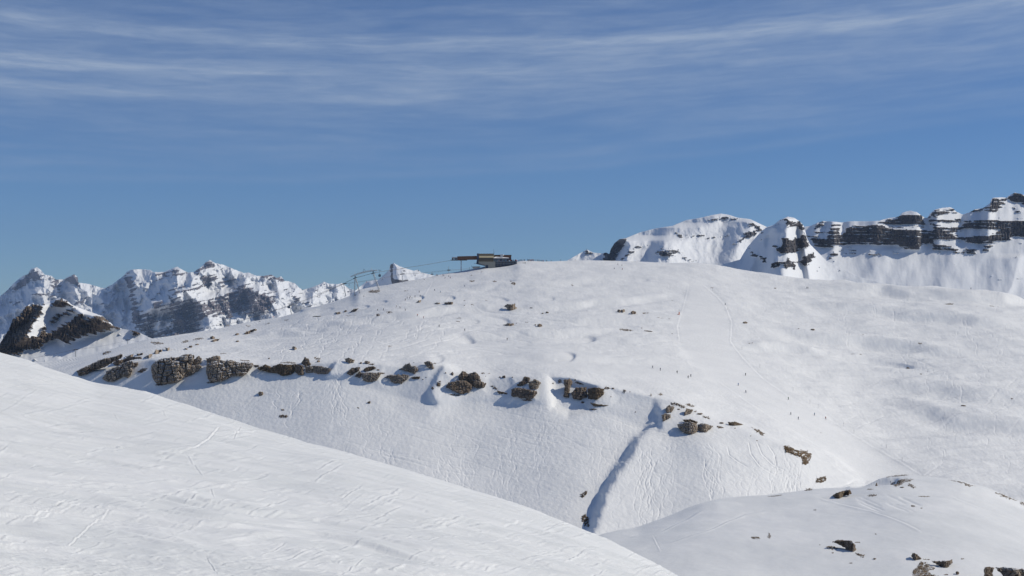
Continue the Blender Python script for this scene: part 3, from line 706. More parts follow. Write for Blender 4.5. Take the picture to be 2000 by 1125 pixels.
for k in range(70):
    x = random.uniform(1600, 2100); y = random.uniform(700, 960); L = random.uniform(40, 160)
    HC.stroke(TR, [(x, y), (x + L * .5, y - L * random.uniform(-.1, .2)), (x + L, y - L * random.uniform(-.2, .35))], -random.uniform(.1, .22), .8)
for k in range(170):     # faint lines over the plateau
    x = random.uniform(420, 1300); y = random.uniform(590, 705); L = random.uniform(30, 160); sl = random.uniform(-.32, -.02) if x < 850 else random.uniform(-.12, .18)
    if y < S_(x) + 25: continue
    HC.stroke(TR, [(x, y), (x + L * .5, y + L * .5 * sl + random.uniform(-3, 3)), (x + L, y + L * sl)], -random.uniform(.2, .45), .75)
for k in range(60):
    x = random.uniform(560, 900); y = random.uniform(600, 680); run(x, y, random.uniform(10, 40), random.uniform(-60, -10), random.uniform(1, 3), random.uniform(9, 14), .4, .7)
TR *= (1 - .95 * np.clip(piste, 0, 1))
for pts in ([(1478, 862), (1488, 885), (1510, 905), (1536, 918)], [(1462, 862), (1466, 884), (1484, 908), (1508, 922), (1530, 922)], [(1500, 868), (1512, 885), (1516, 905), (1506, 916)], [(1420, 872), (1424, 888), (1440, 900), (1460, 910)]):
    HC.stroke(TR, pts, -.4, .9); HC.stroke(TR, [(a - 1.2, b + 1.4) for a, b in pts], .25, .8)
# raised lips along the groomed run
for pts, a in (([(1372, 556), (1400, 580), (1417, 600), (1428, 630), (1426, 668), (1450, 700), (1490, 740), (1540, 776), (1600, 803), (1645, 835), (1700, 872), (1800, 930)], .16),
               ([(1345, 556), (1334, 600), (1322, 640), (1326, 668)], .16), ([(900, 560), (885, 572), (868, 590)], .4), ([(845, 550), (836, 566), (828, 580)], .3),
               ([(1400, 745), (1480, 800), (1560, 850), (1640, 900)], .12)):
    HC.stroke(TR, pts, a, 1.0); HC.stroke(TR, [(p[0] + 2, p[1] - 2.2) for p in pts], -a * .7, 1.1)
Hz += np.clip(TR, -.8, .9)

class Surf:
    def __init__(s, cv, D, Z_): s.c, s.Dm, s.Zm = cv, D, Z_
    def D(s, x, y): return s.c.at(x, y, s.Dm)
    def z(s, x, y): return s.c.at(x, y, s.Zm)
    def pos(s, x, y):
        p = P(x, y, s.D(x, y)); p[..., 2] += s.z(x, y); return p
hill = Surf(HC, HD, Hz)

def terrain(name, surf, Sf, yb, x0, x1, dx, nr, mat, back, back_drop, skirt, skirt_drop, label=None):
    xs = np.arange(x0, x1 + dx / 2, dx)
    top = Sf(xs); bot = np.maximum(yb(xs), top + 2)
    t = np.linspace(0, 1, nr)[:, None]
    PY = top + (bot - top) * t; PX = np.broadcast_to(xs, PY.shape)
    G = surf.pos(PX, PY)
    rows = []; n = 10; c0 = G[0]
    for k in range(1, n + 1):
        s = (k / n) ** 1.6 * back; r = c0.copy(); r[:, 1] += s; r[:, 0] += c0[:, 0] / c0[:, 1] * s; r[:, 2] += c0[:, 2] / c0[:, 1] * s * .0 - back_drop * (k / n) ** 2.2
        rows.append(r)
    low = []; c1 = G[-1]; c2 = gblur(c1, 40, 0)
    for k in range(1, n + 1):
        s = (k / n) * skirt; r = c1 + (c2 - c1) * sstep(k / 4); f = np.maximum(c1[:, 1] - s, 2) / c1[:, 1]; r[:, 0] *= f; r[:, 1] *= f; r[:, 2] = r[:, 2] - skirt_drop * (k / n) ** .9
        low.append(r)
    G = np.concatenate([np.stack(rows[::-1]), G, np.stack(low)])
    return tag(link(name, grid_mesh(name, G, None, mat)), kind='structure')
def hill_bottom(x): return np.where(x < 1150, FG_(x), np.minimum(FG_(x), KN_(x) + 40)) + 45
terrain('snow_hill', hill, S_, lambda x: np.clip(np.minimum(FG_(x), KN_(x) + 20) + 40, 0, 1128), -155, 2155, 1.15, 560, M['snow_hill'], 500, 120, 240, 90)

# ------------------------------------------------------------------ knoll at the lower right
KC = Canvas(1080, 2160, 905, 1200)
X, Y = KC.X, KC.Y
k0 = KN_(KC.xs)[None]
KDs = line([(1080, 330), (1300, 370), (1600, 430), (1775, 450), (2000, 430), (2160, 410)], 40)(KC.xs)[None]
t = np.clip((Y - k0) / (1200 - k0), 0, 1)
KD = 1 / (1 / KDs * (1 - t ** .8) + t ** .8 / (235 + 0 * X))
KD = gblur(KD, 2, 0)
KD = KD + (gblur(KD, 60, 1) - KD) * sstep((Y - k0 - 3) / 50)
WX, WY = (X - 1000) / FPX * KD, KD
Kz = 1.0 * fbm(WX / 60, WY / 60, 91, 3) + .28 * fbm(WX / 14, WY / 18, 93, 3) + .03 * fbm(WX / 2, WY / 2, 95, 2)
q = (X - 1705) / 45; r = (Y - 942 + (X - 1700) * .06) / 8
Kz -= 3.4 * np.clip(1 - r * r, 0, 1) * np.clip((q + 1) / 2, 0, 1) ** .8 * sig((1 - q) / .06) * (np.abs(q) < 1.6)
for k in range(12):
    x = random.uniform(1650, 1760); y = random.uniform(960, 985)
    KC.stroke(Kz, [(x, y), (x + 20, y + 8), (x + 45, y + 20)], -.10, 1.4)
TRk = np.zeros(X.shape)
for pts in ([(1190, 1083), (1250, 1073), (1310, 1062), (1380, 1040), (1420, 1018), (1455, 1005), (1495, 1000)], [(1230, 1050), (1290, 1040), (1360, 1003), (1372, 998)],
            [(1275, 1048), (1282, 1062), (1290, 1080)], [(1600, 975), (1700, 1000), (1800, 1040)], [(1860, 970), (1960, 1010)]):
    KC.stroke(TRk, pts, .10, 1.1); KC.stroke(TRk, [(a, b - 2.2) for a, b in pts], -.08, 1.1)
Kz += TRk
knoll = Surf(KC, KD, Kz)
terrain('snow_knoll', knoll, KN_, lambda x: np.full(np.shape(x), 1195.0), 1085, 2155, 1.1, 300, M['snow_knoll'], 60, 60, 60, 20)

# ------------------------------------------------------------------ foreground slope
FC = Canvas(-200, 1500, 600, 1330)
X, Y = FC.X, FC.Y
f0 = FG_(FC.xs)[None]
FDs = line([(-200, 170), (0, 158), (400, 128), (800, 100), (1100, 82), (1330, 68), (1500, 60)], 60)(FC.xs)[None]
FDb = line([(-200, 34), (0, 35), (800, 40), (1330, 46), (1500, 44)], 60)(FC.xs)[None]
t = np.clip((Y - f0) / (1330 - f0), 0, 1)
FD = 1 / ((1 - t ** .85) / FDs + t ** .85 / (FDb * .72))
FD = FD + (gblur(FD, 60, 1) - FD) * sstep((Y - f0 - 3) / 70)
WX, WY = (X - 1000) / FPX * FD, FD
Fz = .9 * fbm(WX / 40, WY / 60, 101, 2) + .16 * fbm(WX / 7, WY / 12, 103, 3) * np.clip(FD / 60, .4, 1)
wvx = WX + 1.6 * fbm(WX / 9, WY / 9, 105, 2); wvy = WY + 2.5 * fbm(WX / 8, WY / 10, 106, 2)
am_ = .55 + 1.1 * sstep(.5 + fbm(WX / 6, WY / 9, 121, 3))
gv = np.abs(np.gradient(FD, axis=0))       # metres of ground per row: detail finer than this is left out
def streaks(lu, lv, amp, seed, octs, gain=.64, tilt=.12, rid=False):
    out = 0
    for k in range(octs):
        lk = lv / 2.03 ** k
        q = perlin((wvx + tilt * wvy) / (lu / 2.03 ** k) + 7.7 * k, (wvy - tilt * wvx) / lk - 3.1 * k, seed + k)
        if rid: q = .5 - 2 * np.abs(q)
        out = out + amp * gain ** k * q * sstep((lk / gv - 2.2) / 3.0)
    return out
Fz += am_ * streaks(4.2, 1.3, .062, 107, 7, .74) + streaks(9, 5, .055, 131, 4, .6, -.1) + (1.6 - am_) * streaks(2.2, 1.4, .022, 141, 4, .66, .35, True)
TRf = np.zeros(X.shape)
for pts, a in (([(345, 883), (380, 877), (400, 866), (415, 850), (428, 836)], .10), ([(417, 860), (440, 856), (470, 845), (500, 835)], .07), ([(362, 885), (378, 905), (396, 927)], -.07), ([(410, 945), (418, 966)], -.05),
               ([(402, 1080), (415, 1100), (425, 1117)], -.05), ([(455, 862), (465, 840), (470, 826)], -.07), ([(220, 808), (230, 823)], -.05), ([(316, 800), (324, 815)], -.05), ([(130, 1060), (180, 1010), (215, 985)], .05),
               ([(60, 1010), (100, 990), (160, 970)], .05), ([(40, 1005), (90, 985), (130, 962)], .05), ([(85, 1070), (95, 1063)], .05)):
    FC.stroke(TRf, pts, a * .3, .9); FC.stroke(TRf, [(p[0] + 2.0, p[1] + 1.0) for p in pts], -a * .3, 1.0)
for k in range(1100):
    x = random.uniform(-150, 1350); y = random.uniform(700, 1250)
    if y < FG_(x) + 4: continue
    dcl = 60 / float(FC.at(x, y, FD))
    L = random.uniform(12, 80); sl = random.gauss(-.05, .13) - (.3 if random.random() < .15 else 0)
    pts = [(x, y), (x + L * .5, y + L * .5 * sl + random.uniform(-2, 2)), (x + L, y + L * sl)]
    a = random.uniform(.006, .030)
    FC.stroke(TRf, pts, a, random.uniform(.8, 1.5)); FC.stroke(TRf, [(p[0] + .5, p[1] - 2.0) for p in pts], -a * .8, 1.1)
for k in range(3600):    # chopped-up surface: short edges left by many skis, mostly across the slope
    x = random.uniform(-150, 1380); y = random.uniform(700, 1200)
    if y < FG_(x) + 2: continue
    L = random.uniform(6, 34); sl = random.gauss(-.04, .12); a = random.uniform(.005, .018) * random.choice((-1, 1))
    pts = [(x, y), (x + L * .5, y + L * .5 * sl + random.uniform(-1, 1)), (x + L, y + L * sl)]
    FC.stroke(TRf, pts, a, random.uniform(.7, 1.1)); FC.stroke(TRf, [(p[0] + .4, p[1] - 1.7) for p in pts], -a * .7, .9)
Fz += TRf
fore = Surf(FC, FD, Fz)
terrain('snow_slope', fore, FG_, lambda x: np.full(np.shape(x), 1325.0), -195, 1490, 1.1, 560, M['snow_near'], 60, 45, 26, 3)

# valley floor that carries the far peaks
gm = bpy.data.meshes.new('ground'); gs = 26000; nq = 24
gx, gy = np.meshgrid(np.linspace(-gs, gs, nq), np.linspace(-4000, gs, nq))
fill = np.stack([gx, gy, np.full(gx.shape, -345.0)], -1)
tag(link('ground', grid_mesh('ground', fill, None, M['snow_far'], flip=True)), kind='structure')

# ------------------------------------------------------------------ rocks on the hill and the knoll
FR = {'a': (180, 650, 3.846), 'b': (650, 640, 3.636), 'c': (1050, 700, 3.214), 'd': (1500, 850, 4.0), 'e': (650, 520, 3.636),
      'f': (1150, 560, 3.333), 'g': (1500, 540, 3.516), 'h': (400, 480, 4.0), 'z': (0, 480, 4.0)}
rock_n = [0]; named = []; used_l = set()
def outline(fr, g):
    if isinstance(g[0], (tuple, list)): return Z(FR[fr], g)
    cx, cy, wd, h = g[:4]; rot = g[4] if len(g) > 4 else 0
    r = random.Random(int(cx * 7 + cy)); pts = []
    for k in range(11):
        t = k / 11 * 2 * math.pi; q = r.uniform(.72, 1.08)
        x = wd / 2 * q * math.cos(t); y = h / 2 * q * math.sin(t)
        pts.append((cx + x * math.cos(rot) - y * math.sin(rot), cy + x * math.sin(rot) + y * math.cos(rot)))
    return Z(FR[fr], pts)
def rock(surf, fr, g, mode, label, cat, mat='rock', group=None, name=None, tk=.62, rough=1.0):
    rock_n[0] += 1; sd_ = 200 + rock_n[0] * 7
    poly = np.array(outline(fr, g))
    if not group and surf is hill: named.append((poly[:, 0].mean(), poly[:, 1].mean(), label))
    x0, y0 = poly.min(0); x1, y1 = poly.max(0)
    wd, h = x1 - x0, y1 - y0; small = min(wd, h); pad = 2.5
    step = min(max(max(wd, h) / 110, .3), .7)
    xs = np.arange(x0 - pad, x1 + pad, step); ys = np.arange(y0 - pad, y1 + pad, step)
    X, Y = np.meshgrid(xs, ys)
    s = sdf(X, Y, poly)
    cx, cy = (x0 + x1) / 2, (y0 + y1) / 2
    if mode == 'block':
        am = min(.26 * small, 3.4) * rough
        s = s + am * fbm(X / (small * .35 + 1.5), Y / (small * .22 + 1), sd_, 5, .68)
        s = s + .05 * small; s[Y > y1 + 1.2] = -1; r = max(.5 * small, .8)
        sc_ = np.clip(s, 0, r); t = np.sqrt(sc_ * (2 * r - sc_))
        # squarer shoulder: the front of a crag is a face, not a ball
        t = r * (1 - (1 - np.clip(t / r, 0, 1)) ** 2.2)
        cs_ = max(small * .24, 2.4)
        wx = X + 1.2 * fbm(X / 6, Y / 6, sd_ + 1, 2); wy = Y + 1.2 * fbm(X / 6, Y / 6, sd_ + 2, 2)
        e1, c1 = cells(wx / cs_, wy / (cs_ * 1.7), sd_)
        e2, c2 = cells(wx / (cs_ * .42), wy / (cs_ * .62), sd_ + 3)
        lay = fbm(X / 30, (Y + .08 * X) / 2.6, sd_ + 4, 3)
        tt = t * (tk * (.72 + .5 * c1) + .16 * (c2 - .5)) - (t > 0) * small * .17 * np.exp(-e1 / .07) - (t > 0) * small * .05 * np.exp(-e2 / .1) + small * .10 * lay * (s > 0)
        tt = np.clip(tt + .04 * small * fbm(X / 1.6, Y / 1.6, sd_ + 5, 3), .02, None) * np.clip(s / .8, 0, 1)
        # foot of the rock per column, on the ground
        yb = np.array([max([cy + h * .25] + [Y[j, i] for j in range(0, len(ys)) if s[j, i] > 0]) if (s[:, i] > 0).any() else cy for i in range(len(xs))])
        k = max(1, int(len(xs) * .12)); ker = np.ones(2 * k + 1) / (2 * k + 1)
        yb = np.convolve(np.pad(yb, k, mode='edge'), ker, 'valid')
        Db = surf.D(xs, yb); zb = surf.z(xs, yb); mp = float(np.median(Db)) / FPX
        lean = (yb[None] - Y) * mp * .42
        Df = Db[None] + lean - tt * mp; Dk = Db[None] + lean + t * mp * .9 + .01
        F = P(X, Y, Df); F[..., 2] += zb[None]; K = P(X, Y, Dk); K[..., 2] += zb[None]
        keep = (s[:-1, :-1] > 0) & (s[1:, :-1] > 0) & (s[:-1, 1:] > 0) & (s[1:, 1:] > 0)
        if not keep.any(): return None
        # inner vertices front and back; the rim vertices of both sheets coincide
        rim = s <= step * 1.2
        K[rim] = F[rim]
        base = np.array([cx, y1])
    else:
        am = max(min(small * .55, 4.5), .7) * rough
        nn = fbm(X / (3.0 + small * .10), Y / (1.6 + small * .06), sd_, 5, .68)
        n2 = fbm(X / 1.5, Y / 1.0, sd_ + 9, 3, .6)
        s2 = np.minimum(s, small * .02 + .75) + am * nn * 1.3 + min(am, 1.6) * n2 * 1.6 + .1
        mp = float(surf.D(cx, cy)) / FPX
        B = np.clip(s2 * mp * .55, -.5, .9) + mp * .5 * fbm(X / 1.6, Y / 1.2, sd_ + 1, 3) * (s2 > -.5)
        F = surf.pos(X, Y); rr = ray(X, Y); rr /= np.linalg.norm(rr, axis=-1, keepdims=True)
        F = F - rr * B[..., None] * 1.2; F[..., 2] += B * .55
        q = s2 > -.6
        keep = q[:-1, :-1] & q[1:, :-1] & q[:-1, 1:] & q[1:, 1:]
        if not keep.any(): return None
        K = None
    o0 = surf.pos(np.array(cx), np.array(y1 - .3 * small))
    nm = name or ('rock_outcrop' if mode == 'block' else 'rock_patch')
    V = F.reshape(-1, 3); idx = np.arange(X.size).reshape(X.shape)
    qf = np.stack([idx[:-1, :-1], idx[1:, :-1], idx[1:, 1:], idx[:-1, 1:]], -1)[keep]
    if K is not None:
        V = np.concatenate([V, K.reshape(-1, 3)]); qf = np.concatenate([qf, qf[:, ::-1] + X.size])
    used = np.unique(qf); mpi = np.full(len(V), -1); mpi[used] = np.arange(len(used))
    me = bpy.data.meshes.new(nm); fill_mesh(me, V[used] - o0, mpi[qf]); me.materials.append(M[mat])
    if K is not None:
        bm = bmesh.new(); bm.from_mesh(me); bmesh.ops.remove_doubles(bm, verts=bm.verts, dist=.004)
        bmesh.ops.dissolve_degenerate(bm, dist=.002, edges=bm.edges); bm.to_mesh(me); bm.free()
        me.polygons.foreach_set('use_smooth', np.zeros(len(me.polygons), bool) if small > 14 else np.ones(len(me.polygons), bool))
    return tag(link(nm, me, loc=o0), label, cat, group)

# the line of crags along the brow, left to right
b_, p_ = 'block', 'patch'
for fr, g, mode, lab, mat in [
    ('a', [(-120, 300), (0, 238), (60, 207), (150, 187), (222, 172), (215, 190), (160, 215), (120, 240), (60, 262), (0, 282), (-110, 330)], b_, 'long low dark rock band at the far left end of the hill', 'rock_dark'),
    ('a', [(150, 240), (175, 210), (250, 195), (300, 190), (370, 185), (370, 200), (290, 210), (230, 235), (180, 245)], b_, 'narrow dark ledge of rock above the leftmost low crag', 'rock_dark'),
    ('a', [(250, 175), (310, 160), (300, 185), (260, 190)], b_, 'small rounded rock just above the narrow dark ledge on the left', 'rock_dark'),
    ('a', [(330, 160), (385, 150), (380, 165), (340, 172)], b_, 'flat little rock on the left ridge beside the small rounded rock', 'rock_dark'),
    ('a', [(390, 190), (440, 165), (455, 175), (430, 198)], b_, 'wedge of rock between the narrow ledge and the tan block on the left ridge', 'rock'),
    ('a', [(460, 160), (480, 130), (530, 125), (520, 140), (480, 165)], b_, 'tan tilted rock above the biggest crag', 'rock'),
    ('a', [(545, 120), (580, 115), (580, 135), (560, 140)], b_, 'small tan boulder above and right of the tan tilted rock', 'rock'),
    ('a', [(80, 345), (110, 300), (160, 270), (200, 255), (230, 240), (300, 230), (310, 255), (290, 270), (300, 300), (270, 345), (230, 330), (200, 350), (150, 370), (100, 360)], b_, 'low broken crag with snowy ledges, leftmost of the big crags', 'rock'),
    ('a', [(310, 240), (345, 228), (340, 260), (315, 268)], b_, 'upright tan stone beside the leftmost big crag', 'rock'),
    ('a', (380, 295, 75, 26, -.4), p_, 'scattered stones between the leftmost crag and the biggest one', 'turf'),
    ('a', (700, 70, 60, 18, -.2), p_, 'brown turf patch on the slope above the biggest crag', 'turf'),
    ('a', (480, 78, 110, 20, .1), p_, 'long brown turf strip high on the left ridge', 'turf'),
    ('a', (800, 50, 90, 12, -.2), p_, 'thin brown strip left of the dark boulders on the left ridge', 'turf'),
    ('a', (110, 143, 70, 18, -.3), p_, 'faint brown patch below the left lift pylons', 'turf'),
    ('a', [(450, 270), (480, 235), (560, 210), (640, 200), (700, 178), (760, 182), (755, 210), (735, 245), (722, 280), (690, 300), (680, 345), (640, 375), (560, 395), (490, 392), (460, 350)], b_, 'biggest grey brown crag, a blocky bulging cliff with a blue shadow on its left', 'rock'),
    ('a', [(735, 262), (810, 250), (820, 265), (760, 318), (690, 342), (680, 330), (700, 290)], b_, 'low shelf of rock at the right foot of the biggest crag', 'rock'),
    ('a', [(765, 205), (800, 186), (822, 195), (823, 225), (790, 245), (757, 243)], b_, 'squarish rock perched right of the top of the biggest crag', 'rock'),
    ('a', [(860, 200), (940, 175), (965, 190), (955, 212), (900, 235), (865, 232)], b_, 'small crag on top of the layered barrel-shaped crag', 'rock'),
    ('a', [(865, 240), (900, 232), (960, 215), (1040, 220), (1100, 235), (1200, 235), (1205, 255), (1170, 300), (1130, 325), (1050, 330), (1010, 350), (950, 370), (880, 365), (862, 310)], b_, 'barrel-shaped crag with horizontal layers, second from the left of the big crags', 'rock'),
    ('a', [(1240, 280), (1300, 250), (1350, 265), (1400, 240), (1500, 250), (1520, 290), (1500, 320), (1440, 328), (1390, 310), (1310, 300)], b_, 'low wide crag with grassy top right of the barrel-shaped crag', 'turf'),
    ('a', [(1505, 250), (1530, 243), (1585, 256), (1590, 320), (1550, 322), (1524, 290)], b_, 'narrow dark crag in the middle of the low broken band', 'rock_dark'),
    ('a', [(1600, 255), (1650, 258), (1660, 302), (1610, 305)], b_, 'short crag third from the left in the low broken band', 'rock'),
    ('a', [(1655, 255), (1700, 252), (1790, 268), (1770, 308), (1700, 310), (1665, 300)], b_, 'right end crag of the low broken band beside the snow chute', 'rock'),
    ('a', [(1570, 230), (1600, 192), (1625, 200), (1640, 245), (1600, 252)], b_, 'jagged rock standing above the low broken band', 'rock_dark'),
    ('a', (1700, 215, 30, 16), b_, 'small stone above the right end of the low broken band', 'rock'),
    ('a', (1328, 204, 16, 12), b_, 'lone tiny stone above the low wide crag', 'rock_dark'),
    ('a', (1265, 460, 42, 38), b_, 'cubic brown boulder alone on the snow below the barrel-shaped crag', 'rock'),
    ('a', (1521, 124, 38, 26), b_, 'round brown boulder alone on the slope above the low broken band', 'rock'),
    ('a', (1435, 625, 80, 26), p_, 'brown stones showing through the snow under the cubic boulder', 'turf'),
    ('a', (1430, 579, 26, 14), p_, 'small brown patch just above the stones under the cubic boulder', 'turf'),
    ('a', (905, 43, 38, 24), b_, 'rounded dark boulder high on the left ridge', 'rock_dark'),
    ('a', (930, 62, 76, 18, -.25), b_, 'flat dark slab under the rounded dark boulder on the left ridge', 'rock_dark'),
    ('a', (705, 126, 30, 14), b_, 'left of three dark stones in a row on the left ridge', 'rock_dark'),
    ('a', (740, 114, 32, 18), b_, 'middle of three dark stones in a row on the left ridge', 'rock_dark'),
    ('a', (788, 99, 38, 14, -.2), b_, 'right of three dark stones in a row on the left ridge', 'rock_dark'),
    ('b', [(85, 225), (110, 218), (155, 230), (150, 245), (120, 255), (95, 245)], b_, 'small brown rock just right of the snow chute', 'rock'),
    ('b', (243, 244, 48, 26), b_, 'brown rock highest in the cluster of six right of the chute', 'rock'),
    ('b', (278, 257, 40, 12), p_, 'thin grassy ledge under the highest rock of the cluster', 'turf'),
    ('b', [(100, 330), (130, 290), (190, 280), (185, 305), (150, 325), (120, 340)], b_, 'left rock of the cluster right of the chute, snow along its top', 'rock_dark'),
    ('b', [(155, 345), (190, 310), (210, 320), (190, 355)], b_, 'narrow rock wedged left of the steep grey crag of the cluster', 'rock_dark'),
    ('b', [(215, 300), (235, 280), (290, 270), (305, 285), (270, 300), (230, 310)], b_, 'flat-topped rock above the steep grey crag of the cluster', 'turf'),
    ('b', [(205, 325), (260, 318), (345, 320), (330, 350), (300, 375), (250, 383), (215, 370)], b_, 'steep grey crag at the foot of the cluster right of the chute', 'rock'),
    ('b', [(385, 345), (400, 335), (540, 335), (535, 355), (510, 375), (490, 395), (430, 390)], b_, 'grey crag with a flat grassy top, right of the cluster', 'rock'),
    ('b', [(555, 350), (620, 345), (615, 365), (570, 365)], b_, 'low slab trailing right from the flat-topped grey crag', 'turf'),
    ('b', [(485, 285), (520, 255), (545, 250), (560, 270), (600, 280), (605, 300), (580, 322), (530, 305)], b_, 'humped brown crag above the flat-topped grey crag', 'rock'),
    ('b', [(650, 245), (680, 235), (705, 250), (718, 290), (690, 290), (660, 270)], b_, 'slanting rock beside the top of the shaded gully', 'rock'),
    ('b', (725, 245, 26, 14), p_, 'small stone right of the slanting rock at the gully top', 'turf'),
    ('b', [(805, 425), (825, 395), (900, 380), (950, 385), (985, 405), (985, 435), (970, 457), (930, 472), (890, 465), (850, 445)], b_, 'rounded lower crag right of the shaded gully, blue shadow at its left', 'rock_dark'),
    ('b', [(895, 345), (920, 318), (960, 335), (1010, 320), (1040, 350), (1050, 385), (1085, 400), (1075, 425), (1030, 430), (990, 415), (950, 375), (900, 372)], b_, 'upper jagged crag rising above the rounded one right of the gully', 'rock_dark'),
    ('b', (850, 332, 20, 30), b_, 'little upright rock left of the upper jagged crag', 'rock_dark'),
    ('b', (752, 402, 34, 44, .3), p_, 'dark rocks in the shaded snow left of the rounded lower crag', 'turf'),
    ('b', (708, 430, 16, 26), p_, 'dark stone at the left lip of the shaded gully floor', 'turf'),
    ('b', (1068, 322, 30, 12), p_, 'small stone right above the upper jagged crag', 'turf'),
    ('b', (1215, 355, 32, 20), b_, 'small rock between the jagged crag and the snow-striped crag', 'rock_dark'),
    ('b', [(1165, 450), (1230, 465), (1247, 476), (1180, 472)], b_, 'thin ledge left of the snow-striped crag', 'turf'),
    ('b', (1145, 428, 60, 14, .5), p_, 'loose stones between the two middle crags', 'turf'),
    ('b', [(1268, 445), (1300, 432), (1400, 445), (1448, 455), (1440, 485), (1400, 515), (1330, 500), (1272, 485)], b_, 'wide lower half of the snow-striped crag', 'rock_dark'),
    ('b', [(1310, 415), (1340, 382), (1365, 352), (1400, 360), (1395, 385), (1350, 412)], b_, 'slanting upper left rock of the snow-striped crag', 'rock_dark'),
    ('b', [(1390, 395), (1440, 372), (1475, 392), (1455, 440), (1400, 440)], b_, 'upper right block of the snow-striped crag', 'rock'),
    ('b', [(1640, 375), (1690, 370), (1700, 400), (1680, 440), (1675, 500), (1635, 495), (1650, 440)], b_, 'tall narrow crag in the shadowed recess', 'rock_dark'),
    ('b', (1612, 388, 28, 24, -.5), p_, 'small dark stone left of the tall narrow crag', 'turf'),
    ('b', [(1700, 470), (1730, 430), (1800, 430), (1803, 490), (1760, 515), (1710, 505)], b_, 'squat crag directly right of the tall narrow one', 'rock_dark'),
    ('b', [(1810, 440), (1860, 430), (1925, 440), (1920, 480), (1880, 510), (1815, 503)], b_, 'brown crag with dry grass, rightmost in the shadowed recess', 'turf'),
    ('b', (1945, 430, 44, 18), p_, 'dark stones on the brow right of the shadowed recess', 'turf'),
    ('b', [(1830, 535), (1870, 545), (1960, 555), (1920, 562), (1850, 560)], b_, 'long thin ledge below the shadowed crags', 'turf'),
    ('b', (1850, 582, 52, 12), p_, 'lowest row of stones below the long thin ledge', 'turf'),
    ('b', (1775, 532, 28, 16), b_, 'small rock under the squat crag', 'rock_dark'),
    ('b', (258, 527, 28, 18), b_, 'dark stone alone on the bowl below the cluster', 'rock_dark'),
    ('c', (545, 207, 22, 24), p_, 'dark stone in the shaded snow under the brow', 'turf'),
    ('c', (771, 230, 28, 12), p_, 'stone on the brow just before the shadow wedge', 'turf'),
    ('c', [(805, 320), (830, 300), (858, 315), (840, 345), (810, 350)], b_, 'upper of two round rocks at the edge of the shadow wedge', 'rock'),
    ('c', [(780, 365), (800, 352), (835, 358), (835, 375), (790, 402)], b_, 'lower of two round rocks at the edge of the shadow wedge', 'rock'),
    ('c', [(835, 287), (870, 288), (930, 310), (925, 320), (880, 305), (840, 297)], p_, 'strip of dry turf above the two round rocks', 'turf'),
    ('c', [(920, 350), (935, 322), (975, 330), (960, 350), (925, 365)], b_, 'brown rock right of the two round rocks', 'rock'),
    ('c', (1020, 355, 42, 14), b_, 'flat stone right of the brown rock on the bulge brow', 'rock_dark'),
    ('c', [(880, 430), (920, 415), (960, 412), (998, 425), (1005, 462), (970, 488), (920, 478), (895, 455)], b_, 'left half of the big twin crag on the brow of the bulge', 'rock'),
    ('c', [(1003, 425), (1050, 418), (1100, 432), (1060, 468), (1010, 464)], b_, 'right half of the big twin crag on the brow of the bulge', 'rock'),
    ('c', [(908, 393), (962, 391), (1005, 408), (998, 424), (960, 410), (925, 408)], b_, 'grassy cap of rock on top of the big twin crag', 'turf'),
    ('c', (1155, 409, 30, 13), b_, 'small oval stone right of the twin crag', 'rock_dark'),
    ('c', [(1195, 400), (1250, 405), (1290, 420), (1240, 428), (1200, 420)], b_, 'long grassy stone right of the small oval stone', 'turf'),
    ('c', (1145, 437, 48, 16), p_, 'light brown patch under the small oval stone', 'turf'),
    ('c', [(1345, 438), (1380, 450), (1425, 475), (1410, 487), (1375, 465)], p_, 'slanting strip of stones farther right along the bulge brow', 'turf'),
    ('c', (290, 862, 58, 26, -.7), p_, 'dark rocks in the shade of the deep gully, upper group', 'turf'),
    ('c', (302, 1020, 46, 96, -.25), p_, 'dark rocks at the bottom of the deep gully', 'turf'),
    ('d', [(120, 100), (150, 92), (230, 130), (300, 130), (340, 150), (330, 190), (300, 225), (270, 220), (260, 175), (190, 150), (140, 130)], p_, 'speckled brown turf patch at the right end of the bulge brow', 'turf'),
    ('d', (415, 338, 92, 44, -.3), p_, 'brown turf patch between the bulge and the knoll', 'turf')]:
    rock(hill, fr, g, mode, lab, 'crag' if mode == b_ and 'crag' in lab else 'rock', mat)
for fr, g, lab in [('a', (1235, 262, 50, 16, .1), 'low ledge of stones joining the barrel-shaped crag to the next one'), ('a', (1150, 222, 80, 10, .1), 'thin brown ledge on top of the barrel-shaped crag'),
                   ('a', (1475, 228, 120, 12, 0), 'thin strip of turf above the low wide crag'), ('a', (1690, 194, 56, 12, .1), 'small brown strip above the right end of the low broken band'),
                   ('a', (520, 402, 120, 14, -.15), 'stones fallen at the foot of the biggest crag'), ('a', (890, 378, 60, 12, -.1), 'stones fallen at the foot of the barrel-shaped crag'),
                   ('a', (985, 160, 50, 9, 0), 'thin brown strip above the small crag on the barrel-shaped one'), ('b', (870, 482, 90, 10, .1), 'stones at the foot of the rounded lower crag'),
                   ('b', (350, 322, 40, 10), 'small turf ledge above the steep grey crag'), ('b', (1375, 520, 80, 12, .05), 'stones at the foot of the snow-striped crag'), ('b', (1750, 402, 70, 14, .3), 'dark ledge above the squat crag in the recess'),
                   ('c', (960, 306, 60, 12, .3), 'stones along the brow above the brown rock of the bulge'), ('c', (1060, 378, 50, 10, .3), 'little strip of stones on the bulge brow above the twin crag')]:
    rock(hill, fr, g, p_, lab, 'rock', 'turf')
